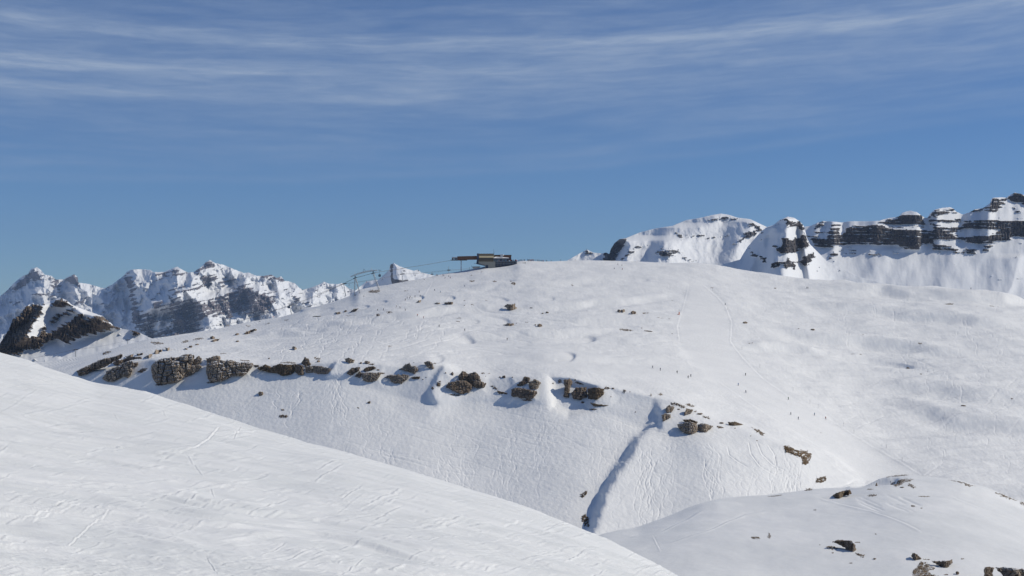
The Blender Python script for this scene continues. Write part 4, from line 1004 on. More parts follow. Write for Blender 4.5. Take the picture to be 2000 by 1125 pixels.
# stones of the plateau below the station
for fr, g, mode, lab, mat in [
    ('e', (295, 180, 96, 22, -.05), p_, 'tan stones at the foot of the arched lift tower', 'turf'),
    ('e', [(118, 325), (150, 300), (182, 298), (160, 320)], b_, 'slanting dark rock, largest on the shaded step left of the pistes', 'rock_dark'),
    ('e', (38, 331, 44, 14, -.4), b_, 'dark rock at the lower left of the shaded step', 'rock_dark'),
    ('e', (90, 318, 26, 12, -.5), b_, 'small dark rock left of the slanting one on the shaded step', 'rock_dark'),
    ('e', [(590, 262), (610, 245), (630, 245), (620, 262)], b_, 'leftmost rock in the snow hollow under the upper pistes', 'rock'),
    ('e', (745, 265, 46, 16), b_, 'middle rock in the snow hollow under the upper pistes', 'rock'),
    ('e', [(790, 276), (796, 262), (855, 258), (850, 279)], b_, 'rightmost dark rock of the three in the hollow under the upper pistes', 'rock_dark'),
    ('e', [(1215, 280), (1240, 265), (1290, 262), (1305, 295), (1270, 308), (1245, 300)], b_, 'large brown rock half buried in the middle of the plateau', 'rock'),
    ('e', (1410, 290, 26, 8), b_, 'flat stone right of the large half buried rock', 'rock_dark'),
    ('e', (1490, 320, 18, 10), b_, 'left of two close stones right of the large half buried rock', 'rock_dark'),
    ('e', (1523, 315, 28, 14), b_, 'right of two close stones right of the large half buried rock', 'rock_dark'),
    ('e', [(1210, 402), (1250, 392), (1285, 395), (1285, 410), (1235, 412)], b_, 'wide low rock below the large half buried rock', 'rock'),
    ('e', (1470, 411, 40, 24), b_, 'square dark boulder right of the wide low rock', 'rock_dark'),
    ('e', (1438, 407, 14, 12), b_, 'tiny stone touching the square dark boulder', 'rock_dark'),
    ('e', (990, 101, 46, 14), p_, 'brown patch left of the snowy mound below the station', 'turf'),
    ('e', (1150, 105, 30, 12), p_, 'upper brown patch on the left side of the snowy mound', 'turf'),
    ('e', (1150, 122, 24, 9), p_, 'lower brown patch on the left side of the snowy mound', 'turf'),
    ('e', (1280, 131, 36, 15), p_, 'brown stones at the right foot of the snowy mound', 'turf'),
    ('e', (320, 355, 30, 12), p_, 'light brown patch under the shaded step', 'turf'),
    ('e', (395, 341, 52, 10), p_, 'light brown strip right of the patch under the shaded step', 'turf'),
    ('f', (198, 158, 26, 22), b_, 'left rock of a close pair on the slope left of the groomed run', 'rock'),
    ('f', (222, 158, 28, 24), b_, 'right rock of a close pair on the slope left of the groomed run', 'rock'),
    ('f', (290, 170, 42, 24), b_, 'dark rock just right of the close pair', 'rock_dark'),
    ('f', (242, 281, 95, 14, .15), p_, 'long thin row of rocks left of the groomed run', 'turf'),
    ('f', (391, 293, 62, 9, .1), b_, 'thin flat ledge at the right end of the long row', 'rock_dark'),
    ('f', (1018, 238, 34, 15), b_, 'dark stone right of the groomed run at its bend', 'rock_dark'),
    ('f', (1458, 308, 32, 14), b_, 'dark stone in the middle of the right slope', 'rock_dark'),
    ('g', (960, 628, 26, 13), b_, 'dark stone at the end of the blue trough on the right slope', 'rock_dark'),
    ('g', (1050, 670, 17, 8), b_, 'small stone below the end of the blue trough', 'rock_dark'),
    ('g', (1340, 915, 42, 12), b_, 'flat dark stone low on the right slope', 'rock_dark'),
    ('g', (1240, 182, 66, 14, -.1), p_, 'brown patch near the skyline of the right slope', 'turf'),
    ('g', (1540, 196, 42, 9), p_, 'thin brown patch near the right edge of the skyline', 'turf'),
    ('h', (60, 725, 48, 24), b_, 'dark boulder lowest on the left ridge above the barrel-shaped crag', 'rock_dark'),
    ('h', [(300, 690), (330, 667), (400, 648), (405, 660), (350, 680)], b_, 'long dark ledge highest on the left ridge', 'rock_dark'),
    ('h', (252, 690, 44, 16, -.3), b_, 'dark rock at the left end of the long dark ledge', 'rock_dark'),
    ('h', (255, 742, 34, 13, -.2), b_, 'small dark rock below the long dark ledge', 'rock_dark')]:
    rock(hill, fr, g, mode, lab, 'rock', mat)
for fr, lst, lab in [
    ('f', [(370, 175, 46, 7), (450, 209, 18, 5), (480, 212, 20, 5), (525, 216, 20, 4), (345, 273, 14, 5), (542, 307, 12, 5), (542, 88, 14, 3)], 'tiny flat stone among the rocks left of the groomed run'),
    ('f', [(1366, 296, 14, 6), (1046, 373, 12, 6), (1064, 374, 12, 6), (1215, 12, 14, 6), (1510, 948, 8, 5), (800, 4, 22, 6), (465, 706, 10, 6), (1785, 342, 10, 4)], 'tiny dark stone beside or right of the groomed run'),
    ('g', [(580, 533, 34, 6), (636, 536, 20, 5), (1045, 485, 28, 5), (1675, 851, 16, 7), (1728, 1003, 16, 8), (1434, 212, 10, 4), (1580, 199, 12, 4), (1524, 134, 16, 3), (1095, 656, 8, 4), (655, 430, 8, 4), (50, 83, 16, 6), (730, 50, 14, 3)], 'tiny dark stone poking out of the wide right slope'),
    ('e', [(895, 371, 38, 7), (888, 392, 28, 6), (1089, 241, 16, 5), (935, 290, 12, 6), (990, 285, 22, 5), (935, 250, 18, 4), (405, 577, 28, 7), (1700, 125, 20, 8), (1375, 388, 22, 7), (1305, 395, 10, 6), (1205, 106, 8, 6), (1265, 96, 14, 8), (990, 66, 20, 5), (1060, 43, 16, 4),
           (650, 97, 10, 6), (220, 211, 14, 6), (1398, 622, 6, 5), (520, 174, 40, 6), (755, 430, 6, 5)], 'tiny brown stone in the snow of the plateau below the station'),
    ('h', [(640, 578, 44, 8), (500, 600, 30, 8), (340, 618, 40, 6), (600, 655, 14, 5), (870, 552, 80, 10), (1040, 525, 50, 14), (1100, 506, 24, 12), (180, 622, 36, 6), (430, 592, 12, 6), (480, 605, 16, 6), (1145, 540, 90, 6)], 'thin dark stone on the shaded left ridge'),
    ('b', [(200, 250, 20, 14), (322, 297, 20, 12), (375, 352, 18, 10), (640, 368, 12, 8), (662, 352, 10, 8), (575, 238, 14, 5), (475, 290, 12, 8), (802, 326, 12, 12), (1110, 326, 20, 8), (1085, 345, 12, 6), (1188, 354, 14, 12), (1275, 358, 12, 8), (1565, 400, 10, 16), (1975, 495, 8, 8), (492, 555, 8, 6),
           (180, 567, 16, 8), (1990, 432, 20, 12), (1740, 398, 16, 14), (1720, 380, 20, 10)], 'small stone scattered among the crags of the brow'),
    ('c', [(462, 245, 8, 5), (615, 342, 10, 8), (580, 211, 12, 6), (712, 232, 8, 22), (885, 325, 22, 10), (990, 342, 18, 6), (1073, 370, 8, 5), (1240, 442, 12, 6), (1338, 492, 12, 6), (1378, 518, 14, 6), (1412, 484, 16, 8)], 'small stone scattered along the right brow of the bowl')]:
    for g in lst:
        cx, cy = np.array(outline(fr, g)).mean(0); size = ' '.join(lab.split(' ')[:lab.split(' ').index('stone')])
        own = lab
        for q, nx, ny, nl in sorted((math.hypot(nx - cx, (ny - cy) * 1.5), nx, ny, nl) for nx, ny, nl in named):
            if len(nl.split()) > 11: continue
            rel = ('left of' if cx < nx else 'right of') if abs(cx - nx) > 1.2 * abs(cy - ny) else ('above' if cy < ny else 'below')
            t_ = '%s stone %s the %s' % (size, rel, nl)
            if len(t_.split()) <= 16 and t_ not in used_l: own = t_; break
        used_l.add(own)
        rock(hill, fr, g, b_ if g[3] > 9 or g[2] < 16 else p_, own, 'stone', 'rock_dark', group='small stones' + lab[lab.index('stone') + 5:], name='stone')
# knoll
for g, mode, lab, mat in [
    ([(500, 480), (540, 455), (640, 432), (655, 460), (590, 480), (545, 500)], b_, 'humped turf-topped rock near the crest of the knoll, left of the hollow', 'turf'),
    ((848, 383, 26, 28), b_, 'small dark rock at the right end of the blue hollow', 'rock_dark'),
    ([(960, 335), (1130, 345), (1110, 365), (1060, 375), (1040, 395), (1000, 405), (965, 385)], p_, 'biggest speckled brown patch on the crest of the knoll', 'turf'),
    ((1122, 398, 62, 18, .3), p_, 'narrow brown patch right below the biggest speckled patch', 'turf'),
    ((1045, 409, 36, 11), b_, 'flat stone under the biggest speckled patch', 'rock_dark'),
    ((815, 472, 78, 18), p_, 'thin brown patch in the middle of the knoll', 'turf'),
    ((800, 428, 60, 9), p_, 'faint brown streak left of the biggest speckled patch', 'turf'),
    ((1225, 472, 98, 9), p_, 'thin brown line right of the middle of the knoll', 'turf'),
    ((1560, 395, 56, 18, .2), p_, 'brown patch on the right skyline of the knoll', 'turf'),
    ((1135, 557, 36, 16), p_, 'left of two little stone groups on the open knoll snow', 'turf'),
    ((1200, 572, 14, 8), p_, 'right of two little stone groups on the open knoll snow', 'turf'),
    ((320, 420, 62, 16, -.2), p_, 'brown patch on the left skyline of the knoll', 'turf'),
    ((60, 485, 110, 9, -.15), p_, 'thin brown line on the far left skyline of the knoll', 'turf'),
    ((1020, 312, 190, 9, -.08), p_, 'long thin brown line along the top of the knoll', 'turf'),
    ((1510, 374, 210, 12, .27), p_, 'long brown line down the right crest of the knoll', 'turf'),
    ((1855, 480, 190, 12, .33), p_, 'brown line near the right end of the knoll crest', 'turf'),
    ((1990, 534, 50, 18, .4), p_, 'brown tuft at the right frame edge of the knoll crest', 'turf'),
    ([(510, 840), (550, 822), (640, 828), (670, 850), (690, 890), (685, 915), (640, 905), (580, 870)], b_, 'slanting brown crag in the middle of the knoll face', 'rock_dark'),
    ((500, 885, 102, 26, .1), p_, 'brown turf left of the slanting crag', 'turf'),
    ([(680, 920), (755, 935), (750, 948), (700, 938)], p_, 'brown strip trailing right of the slanting crag', 'turf'),
    ((833, 957, 26, 14), b_, 'small stone right of the slanting crag', 'rock_dark'),
    ((647, 988, 30, 9), p_, 'small brown mark below the slanting crag', 'turf'),
    ((505, 922, 20, 8), p_, 'tiny brown mark below the turf left of the slanting crag', 'turf'),
    ((700, 838, 50, 8), p_, 'thin brown mark right above the slanting crag', 'turf'),
    ([(1120, 930), (1145, 918), (1185, 950), (1200, 965), (1150, 975), (1130, 960)], b_, 'pointed dark rock at the top of the lower right group', 'rock_dark'),
    ([(1130, 1060), (1170, 1010), (1200, 985), (1280, 1010), (1300, 1030), (1250, 1050), (1290, 1080), (1340, 1100), (1340, 1140), (1130, 1140)], p_, 'large rough turf and rock patch at the bottom edge', 'turf'),
    ([(1280, 975), (1440, 968), (1440, 985), (1400, 1025), (1340, 1010)], b_, 'wedge of layered rock in the lower right group', 'rock_dark'),
    ((1480, 1066, 30, 28), b_, 'small rock between the layered wedge and the corner cliff', 'rock_dark'),
    ((1518, 968, 24, 9), p_, 'tiny stone right of the layered wedge', 'turf'),
    ((1240, 968, 70, 6), p_, 'row of tiny stones left of the layered wedge', 'turf'),
    ((1390, 1078, 40, 9), p_, 'tiny stones below the layered wedge', 'turf'),
    ([(1690, 1022), (1720, 1020), (1765, 1026), (1752, 1070), (1765, 1140), (1690, 1140)], b_, 'left block of the cliff in the lower right corner', 'rock_dark'),
    ([(1780, 1024), (1850, 1030), (2000, 1045), (2100, 1045), (2100, 1160), (1900, 1160), (1835, 1080)], b_, 'long blocky cliff in the lower right corner', 'rock'),
    ((-100, 808, 88, 20), p_, 'brown turf patch at the left of the knoll face', 'turf'),
    ((10, 795, 24, 36), p_, 'brown turf tuft right of the patch at the left of the knoll face', 'turf'),
    ((365, 582, 20, 8), p_, 'faint stone on the left part of the knoll snow', 'turf'),
    ((843, 775, 16, 7), p_, 'faint stone on the middle of the knoll snow', 'turf'),
    ((405, 864, 10, 7), p_, 'tiny stone far left of the slanting crag', 'turf')]:
    rock(knoll, 'd', g, mode, lab, 'rock', mat)


# ------------------------------------------------------------------ small mesh tools
M['steel'] = plain('grey_steel', (.38, .39, .40), .5, .6)
M['galv'] = plain('galvanised_lattice', (.68, .65, .61), .55, .3)
M['dark_steel'] = plain('dark_machinery', (.07, .075, .085), .5, .3)
M['cladding'] = plain('rusty_brown_cladding', (.17, .085, .05), .6, 0, .15, .3)
M['olive'] = plain('dark_olive_cladding', (.10, .085, .06), .55, 0, .12, .3)
M['cream'] = plain('cream_cladding_and_lit_roof', (.46, .40, .26), .6, 0, .08, .3)
M['concrete'] = plain('board_concrete', (.34, .32, .27), .85, 0, .14, .35)
M['white'] = plain('white_paint', (.75, .75, .74), .5, 0, .05)
M['glass'] = plain('grey_window_glass', (.16, .21, .25), .12, 0, .1, .3, .7)
M['navy'] = plain('dark_blue_fascia_and_shade', (.03, .045, .085), .45)
M['deck'] = plain('dark_terrace_deck', (.05, .055, .07), .7)
M['orange'] = plain('orange_plastic', (.75, .16, .03), .5)
M['cable'] = plain('cable_steel', (.10, .10, .11), .5, .5)
M['roof_snow'] = plain('roof_snow', (.84, .85, .87), .6, 0, .02)
COL = {'black': (.02, .02, .025), 'navy': (.03, .05, .13), 'red': (.5, .03, .03), 'blue': (.05, .20, .5), 'teal': (.05, .3, .35), 'grey': (.2, .2, .22), 'orange': (.6, .16, .04),
       'white': (.7, .7, .7), 'green': (.06, .22, .08), 'pale blue': (.25, .42, .6), 'yellow': (.6, .48, .06), 'brown': (.12, .07, .04), 'dark': (.03, .03, .04), 'pink': (.55, .15, .25)}
def cm(c):
    k = 'cloth_' + c.replace(' ', '_')
    if k not in M: M[k] = plain(k, COL[c], .8, 0, .15, 3)
    return M[k]
class MB:
    def __init__(s): s.bm = bmesh.new()
    def hexa(s, pts):
        v = [s.bm.verts.new(p) for p in pts]
        for f in ((0, 3, 2, 1), (4, 5, 6, 7), (0, 1, 5, 4), (1, 2, 6, 5), (2, 3, 7, 6), (3, 0, 4, 7)): s.bm.faces.new([v[i] for i in f])
        return s
    def box(s, a, b):
        (x0, y0, z0), (x1, y1, z1) = a, b
        return s.hexa([(x0, y0, z0), (x1, y0, z0), (x1, y1, z0), (x0, y1, z0), (x0, y0, z1), (x1, y0, z1), (x1, y1, z1), (x0, y1, z1)])
    def tube(s, a, b, r, r2=None, n=8):
        a, b = Vector(a), Vector(b); d = (b - a)
        if d.length < 1e-6: return s
        q = d.to_track_quat('Z', 'Y').to_matrix(); r2 = r if r2 is None else r2
        A = [s.bm.verts.new(a + q @ Vector((r * math.cos(t), r * math.sin(t), 0))) for t in [2 * math.pi * k / n for k in range(n)]]
        B = [s.bm.verts.new(b + q @ Vector((r2 * math.cos(t), r2 * math.sin(t), 0))) for t in [2 * math.pi * k / n for k in range(n)]]
        for k in range(n): s.bm.faces.new([A[k], A[(k + 1) % n], B[(k + 1) % n], B[k]])
        s.bm.faces.new(A[::-1]); s.bm.faces.new(B)
        return s
    def prism(s, prof, a, b, axis='x'):
        """profile of 2-D points pushed from a to b along an axis"""
        f = (lambda p, t: (t, p[0], p[1])) if axis == 'x' else (lambda p, t: (p[0], t, p[1]))
        A = [s.bm.verts.new(f(p, a)) for p in prof]; B = [s.bm.verts.new(f(p, b)) for p in prof]; n = len(prof)
        for k in range(n): s.bm.faces.new([A[k], A[(k + 1) % n], B[(k + 1) % n], B[k]])
        s.bm.faces.new(A[::-1]); s.bm.faces.new(B)
        return s
    def truss(s, a, b, wd, r, n):
        """square lattice girder between two points"""
        a, b = Vector(a), Vector(b); q = (b - a).to_track_quat('Z', 'Y').to_matrix(); h = wd / 2
        cs = [q @ Vector(c) for c in ((-h, -h, 0), (h, -h, 0), (h, h, 0), (-h, h, 0))]
        for c in cs: s.tube(a + c, b + c, r, n=5)
        for k in range(n):
            p0 = a + (b - a) * (k / n); p1 = a + (b - a) * ((k + 1) / n)
            for i in range(4):
                s.tube(p0 + cs[i], p1 + cs[(i + 1) % 4], r * .6, n=4); s.tube(p0 + cs[i], p0 + cs[(i + 1) % 4], r * .6, n=4)
        return s
    def out(s, name, mat, parent=None, loc=None, smooth=False):
        bmesh.ops.recalc_face_normals(s.bm, faces=s.bm.faces)
        me = bpy.data.meshes.new(name); s.bm.to_mesh(me); s.bm.free()
        for m in (mat if isinstance(mat, (list, tuple)) else [mat]): me.materials.append(m)
        if smooth: me.polygons.foreach_set('use_smooth', np.ones(len(me.polygons), bool))
        return link(name, me, parent, loc)
def empty(name, loc, label, cat, group=None, rz=0):
    o = bpy.data.objects.new(name, None); col.objects.link(o); o.location = loc; o.rotation_euler = (0, 0, rz)
    o.empty_display_size = .5
    return tag(o, label, cat, group)
def dup(o, parent=None):
    c = o.copy(); col.objects.link(c); c.parent = parent
    for ch in list(o.children): dup(ch, c)
    return c
def at(px, py, D): return Vector(P(px, py, D).tolist())
def ground(px, py):
    return Vector(hill.pos(np.array(float(px)), np.array(float(py))).tolist())

# ------------------------------------------------------------------ gondola top station
SD = 1540.0; SM = SD / FPX
so = at(940, 522, SD)
st = empty('gondola_station', so, 'brown and concrete hilltop station with a long cantilevered gallery and dark terrace', 'station')
def L(zx, zy, y=0.0):
    """pixel of the enlarged view of the station -> local metres"""
    px, py = 870 + zx / 13.333, 485 + zy / 13.333
    p = at(px, py, SD + y) - so
    return (p.x, y, p.z)
def lx(zx): return L(zx, 300)[0]
def lz(zy): return L(1000, zy)[2]
def slab(name, mat, x0, x1, z0, z1, y0, y1, parent=st, zl=None):
    b = MB()
    zl = zl or (z0, z1)
    b.hexa([(x0, y0, zl[0]), (x1, y0, z0), (x1, y1, z0), (x0, y1, zl[0]), (x0, y0, zl[1]), (x1, y0, z1), (x1, y1, z1), (x0, y1, zl[1])])
    return b.out(name, mat, parent)
g_ = slab('gallery', M['cladding'], lx(312), lx(868), lz(290), lz(196), 0.5, 8.5, zl=(lz(299), lz(208)))
b = MB()
for k in range(9): x = lx(330 + k * 58); b.box((x, .38, lz(296)), (x + .12, .5, lz(204)))
b.out('seam', M['olive'], g_)
b = MB().box((lx(318), 1.0, lz(312)), (lx(560), 8.0, lz(302))); b.out('gallery_beam', M['dark_steel'], st)
b = MB()
for x in (165, 200, 240, 270, 300): b.box((lx(x), 1.0, lz(300)), (lx(x) + .35, 1.4, lz(228))); b.box((lx(x), 7.4, lz(300)), (lx(x) + .35, 7.8, lz(228)))
b.box((lx(162), .9, lz(234)), (lx(312), 8, lz(226))); b.out('cable_entry_frame', M['steel'], st)
b = MB().box((lx(170), 1.5, lz(252)), (lx(305), 7.5, lz(234))); b.out('cable_entry_housing', M['white'], st)
b = MB()
for x in (185, 245, 285):
    b.tube((lx(x), 1.6, lz(272)), (lx(x), 2.4, lz(272)), .95, n=14); b.tube((lx(x), 6.6, lz(272)), (lx(x), 7.4, lz(272)), .95, n=14)
b.out('sheave', M['dark_steel'], st)
b = MB().box((lx(135), .8, lz(314)), (lx(325), 8.2, lz(300))); b.box((lx(135), .7, lz(300)), (lx(140), .8, lz(284))); b.out('platform', M['dark_steel'], st)
gz = ground(900, 529.5).z - so.z
b = MB().tube((lx(405), 4, gz - 3), (lx(405), 4, lz(312)), .55, .5, 12); b.out('support_column', M['white'], st, smooth=True)
# barrel-roofed hall: the profile is pushed along x
prof = [(-4.0, lz(345)), (-5.2, lz(300)), (-5.2, lz(252)), (-2.2, lz(200)), (0.4, lz(150)), (2.0, lz(137)), (16, lz(137)), (19, lz(200)), (19, lz(345))]
b = MB().prism(prof, lx(868), lx(1248)); b.out('hall', M['olive'], st)
b = MB().hexa([(lx(880), -5.32, lz(248)), (lx(1256), -5.32, lz(248)), (lx(1256), -5.0, lz(248)), (lx(880), -5.0, lz(248)), (lx(880), -2.5, lz(200)), (lx(1256), -2.5, lz(200)), (lx(1256), -2.0, lz(200)), (lx(880), -2.0, lz(200))])
b.out('lit_roof_band', M['cream'], st)  # cream strip paints the sunlit tilt of the curved roof
b = MB().prism([(p[0] - .3 if p[0] < 3 else p[0] + .2, p[1] + (.25 if p[1] > lz(150) else 0)) for p in prof], lx(820), lx(868)); b.out('end_gable', M['navy'], st)
b = MB()
for k in range(12): x = lx(900 + k * 29); b.box((x, -5.3, lz(344)), (x + .1, -5.2, lz(253)))
b.out('seam', M['dark_steel'], st)
b = MB()
for x in (935, 1000, 1090, 1170, 1230): b.box((lx(x), 2, lz(137)), (lx(x) + .5, 14, lz(131)))
b.out('roof_rail', M['steel'], st)
# dark loading bay under the gable, then the concrete base with its slanting underside
b = MB().hexa([(lx(805), -3, lz(398)), (lx(862), -3, lz(404)), (lx(862), 12, lz(404)), (lx(805), 12, lz(398)), (lx(822), -3, lz(296)), (lx(862), -3, lz(296)), (lx(862), 12, lz(296)), (lx(822), 12, lz(296))])
b.out('loading_bay', M['navy'], st)
b = MB().prism([(lx(864), lz(402)), (lx(1036), lz(446)), (lx(1036), lz(530)), (lx(1300), lz(530)), (lx(1300), lz(346)), (lx(864), lz(346))], -3.4, 12, 'y'); b.out('concrete_base', M['concrete'], st)
b = MB().prism([(lx(806), lz(404)), (lx(1034), lz(454)), (lx(1034), lz(446)), (lx(806), lz(394))], -3.8, 12.4, 'y'); b.out('floor_edge', M['navy'], st)
b = MB().box((lx(1050), -3.6, lz(530)), (lx(1115), -3.4, lz(442))); b.out('painted_recess_shade', M['navy'], st)  # dark slab on the concrete face, painting the shade of a recess
b = MB().hexa([(lx(750), -2, lz(394)), (lx(810), -2, lz(394)), (lx(810), 6, lz(394)), (lx(750), 6, lz(394)), (lx(750), -2, lz(389)), (lx(810), -2, lz(389)), (lx(810), 6, lz(389)), (lx(750), 6, lz(389))]); b.out('balcony', M['steel'], st)
# rear wing
b = MB().box((lx(1250), 9, lz(300)), (lx(1715), 20, lz(178))); wing = b.out('rear_wing', M['cladding'], st)
b = MB().box((lx(1245), 8.7, lz(178)), (lx(1722), 20.3, lz(162))); b.out('wing_roof', M['olive'], wing)
b = MB().box((lx(1690), 8.9, lz(330)), (lx(1728), 20, lz(290))); b.out('wing_corner', M['navy'], wing)
# restaurant: glazed front below a snow-covered roof
b = MB().box((lx(1250), 1.6, lz(345)), (lx(1650), 8.8, lz(284))); rest = b.out('window_wall', M['glass'], st)
b = MB()
for x in (1260, 1305, 1345, 1385, 1425, 1475, 1520, 1560, 1600, 1648): b.box((lx(x), 1.3, lz(345)), (lx(x) + .28, 1.6, lz(284)))
b.box((lx(1250), 1.35, lz(312)), (lx(1650), 1.6, lz(308))); b.out('window_frame', M['white'], rest)
b = MB()
for x in (1430, 1610): b.box((lx(x), .9, lz(345)), (lx(x) + 1.0, 1.3, lz(284)))
b.out('dark_pillar', M['navy'], rest)
b = MB().box((lx(1250), .2, lz(284)), (lx(1700), 8.9, lz(256))); b.out('roof_fascia', M['navy'], st)
b = MB().hexa([(lx(1252), .3, lz(256)), (lx(1655), .3, lz(256)), (lx(1655), 8.8, lz(254)), (lx(1252), 8.8, lz(254)), (lx(1256), 2.5, lz(238)), (lx(1645), 2.5, lz(244)), (lx(1630), 8.6, lz(232)), (lx(1310), 8.6, lz(208))]); b.out('snow_covered_roof', M['roof_snow'], st)
b = MB().box((lx(1430), 3.5, lz(232)), (lx(1490), 6.5, lz(156))); b.box((lx(1440), 3.2, lz(165)), (lx(1455), 3.5, lz(145))); b.out('ventilation_tower', M['galv'], st)
bm = bmesh.new(); bmesh.ops.create_uvsphere(bm, u_segments=12, v_segments=8, radius=.8, matrix=Matrix.Translation((lx(1502), 3.5, lz(172))))
mb = MB(); mb.bm.free(); mb.bm = bm; mb.tube((lx(1502), 3.5, lz(215)), (lx(1502), 3.5, lz(172)), .15); mb.out('radar_dome', M['white'], st, smooth=True)
b = MB().tube((lx(1258), 6, lz(200)), (lx(1260), 6, lz(85)), .28, .2).tube((lx(1260), 6, lz(85)), (lx(1248), 6, lz(8)), .12, .05); b.out('antenna', M['dark_steel'], st)
b = MB().box((lx(1245), 4, lz(250)), (lx(1275), 8, lz(180))); b.out('stair_turret', M['cream'], st)
# terrace: wedge that follows the hill, with posts, railing and parasols
b = MB().prism([(lx(1255), lz(352)), (lx(1255), lz(500)), (lx(1340), lz(500)), (lx(1860), lz(430)), (lx(1860), lz(330)), (lx(1700), lz(322)), (lx(1650), lz(345))], -2.6, 8, 'y')
ter = b.out('terrace', M['deck'], st)
b = MB()
for k in range(16): x = lx(1280 + k * 38); b.box((x, -2.9, lz(470 - k * 4)), (x + .2, -2.6, lz(345 - k * 1.4)))
b.box((lx(1262), -2.95, lz(350)), (lx(1850), -2.75, lz(345))); b.box((lx(1300), -2.9, lz(394)), (lx(1800), -2.7, lz(389))); b.out('railing', M['steel'], ter)
b = MB()
for k in range(5): x = lx(1310 + k * 90); b.box((x, -2.8, lz(480)), (x + .5, -2.6, lz(396)))
b.out('terrace_post', M['navy'], ter)
for zx, c in ((1690, 'orange'), (1845, 'red'), (1870, 'orange')):
    e = empty('parasol', so + Vector((lx(zx), -1.2, lz(345))), {1690: 'closed orange parasol in the middle of the station terrace', 1845: 'dark red parasol at the right end of the station terrace', 1870: 'orange parasol at the outer corner of the station terrace'}[zx], 'parasol')
    MB().tube((0, 0, -1), (0, 0, 2.0), .06).out('pole', M['steel'], e)
    MB().tube((0, 0, .7), (0, 0, 2.0), .45, .08, 10).out('canopy', cm(c), e)

# ------------------------------------------------------------------ chairlift top drive under the gallery
cd = at(929.5, 526.2, 1600)
e = empty('chairlift_station', cd, 'small grey chairlift end station standing below the gallery of the brown station', 'lift station')
MB().box((-4.2, -1.5, 2.0), (4.6, 1.5, 3.4)).hexa([(-2.5, -1.3, .2), (2, -1.3, .2), (2, 1.3, .2), (-2.5, 1.3, .2), (-4, -1.4, 2.0), (4, -1.4, 2.0), (4, 1.4, 2.0), (-4, 1.4, 2.0)]).out('drive_housing', M['steel'], e)
MB().tube((-1, 0, -5), (-1, 0, .2), .7).tube((1.6, 0, -5), (1.6, 0, .2), .5).out('pillar', M['dark_steel'], e)
MB().tube((-7.5, 0, -3.4), (-7.5, 0, 2.6), .15).box((-8, -.3, -3.2), (-7.0, .3, -1.6)).tube((-5, 0, 2.6), (-5, 0, 4.4), .12).out('post', M['dark_steel'], e)
MB().tube((3.5, 0, 2.9), (3.5, 0, 3.1), 2.4, n=20).out('bull_wheel', M['dark_steel'], e)

# ------------------------------------------------------------------ lift pylons
def Z6(a, b_, D=1450): return at(660 + a / 16.07, 510 + b_ / 16.07, D)
o6 = Z6(600, 1070)
e = empty('arched_lift_tower', o6, 'big lift tower with lattice legs joined by an arched girder on the left skyline', 'lift tower')
def R6(a, b_, y=0): v = Z6(a, b_, 1450 + y) - o6; return (v.x, v.y, v.z)
for pts in (((515, 1150), (532, 545)), ((712, 1100), (562, 545))):
    MB().truss(R6(*pts[0], -2), R6(*pts[1]), .8, .10, 12).out('leg', M['galv'], e)
MB().tube(R6(530, 740), R6(620, 760), .1).tube(R6(560, 640), R6(600, 650), .1).tube(R6(524, 860), R6(650, 920), .1).tube(R6(530, 640), R6(590, 640), .1).out('brace', M['steel'], e)
MB().truss(R6(1298, 900), R6(1115, 400), 1.4, .13, 12).out('leg', M['galv'], e)
b = MB(); arch = [(400, 490), (540, 432), (670, 385), (800, 350), (940, 320), (1080, 298), (1235, 290)]
for i in range(6): b.truss(R6(*arch[i]), R6(*arch[i + 1]), 1.3 if 0 < i < 5 else .9, .13, 5)
b.out('arched_girder', M['galv'], e)
for c in ((545, 520), (1110, 375)):
    b = MB(); x, y = c
    b.tube(R6(x - 65, y + 28, -3), R6(x + 60, y - 12, -3), .35, n=8).tube(R6(x - 65, y + 28, 3), R6(x + 60, y - 12, 3), .35, n=8)
    for k in range(5): b.tube(R6(x - 55 + k * 25, y + 26 - k * 8, -3.4), R6(x - 55 + k * 25, y + 26 - k * 8, 3.4), .4, n=8)
    b.tube(R6(x - 5, y + 15), R6(x - 5, y - 60), .5).out('sheave_assembly', M['dark_steel'], e)
MB().tube(R6(812, 240), R6(795, 335), .13).tube(R6(812, 240), R6(880, 320), .13).out('hoist_frame', M['dark_steel'], e)
MB().tube(R6(535, 430), R6(530, 345), .12).tube(R6(1080, 300), R6(1042, 215), .14).tube(R6(1042, 215), R6(1060, 300), .1).out('mast', M['galv'], e)
def pylon(top, foot, bar, lab, D=None, th=.45, double=False):
    """T-shaped lift pylon; top, foot and crossbar ends in photograph pixels"""
    f = ground(*foot) if D is None else at(foot[0], foot[1], D)
    D = f.y; e = empty('lift_pylon', f, lab, 'lift pylon', 'T-shaped lift pylons')
    t = at(top[0], top[1], D) - f; a = at(bar[0], bar[1], D) - f; b_ = at(bar[2], bar[3], D) - f
    MB().tube((0, 0, -3), t, th, th * .7, 10).out('mast', M['steel'], e)
    d = Vector((0, 2.6, 0)); mid = (a + b_) / 2
    b = MB().tube(mid - d, mid + d, .3)
    b.out('crossarm', M['steel'], e)
    for s in (-1, 1):
        b = MB().tube(a + d * s, b_ + d * s, .3, n=6)
        for k in range(5): p = a + (b_ - a) * (k + .5) / 5 + d * s + Vector((0, 0, -.3)); b.tube(p - Vector((0, .12, 0)), p + Vector((0, .12, 0)), .32, n=8)
        b.out('sheave_assembly', M['dark_steel'], e)
    return e
pylon((671, 552.5), (675, 573.5), (667, 555.2, 676.5, 553.2), 'slim lift pylon just left of the arched lift tower')
pylon((785, 530.5), (786.5, 551), (781, 535.5, 789.5, 534.5), 'lift pylon standing in front of the small pointed peak')
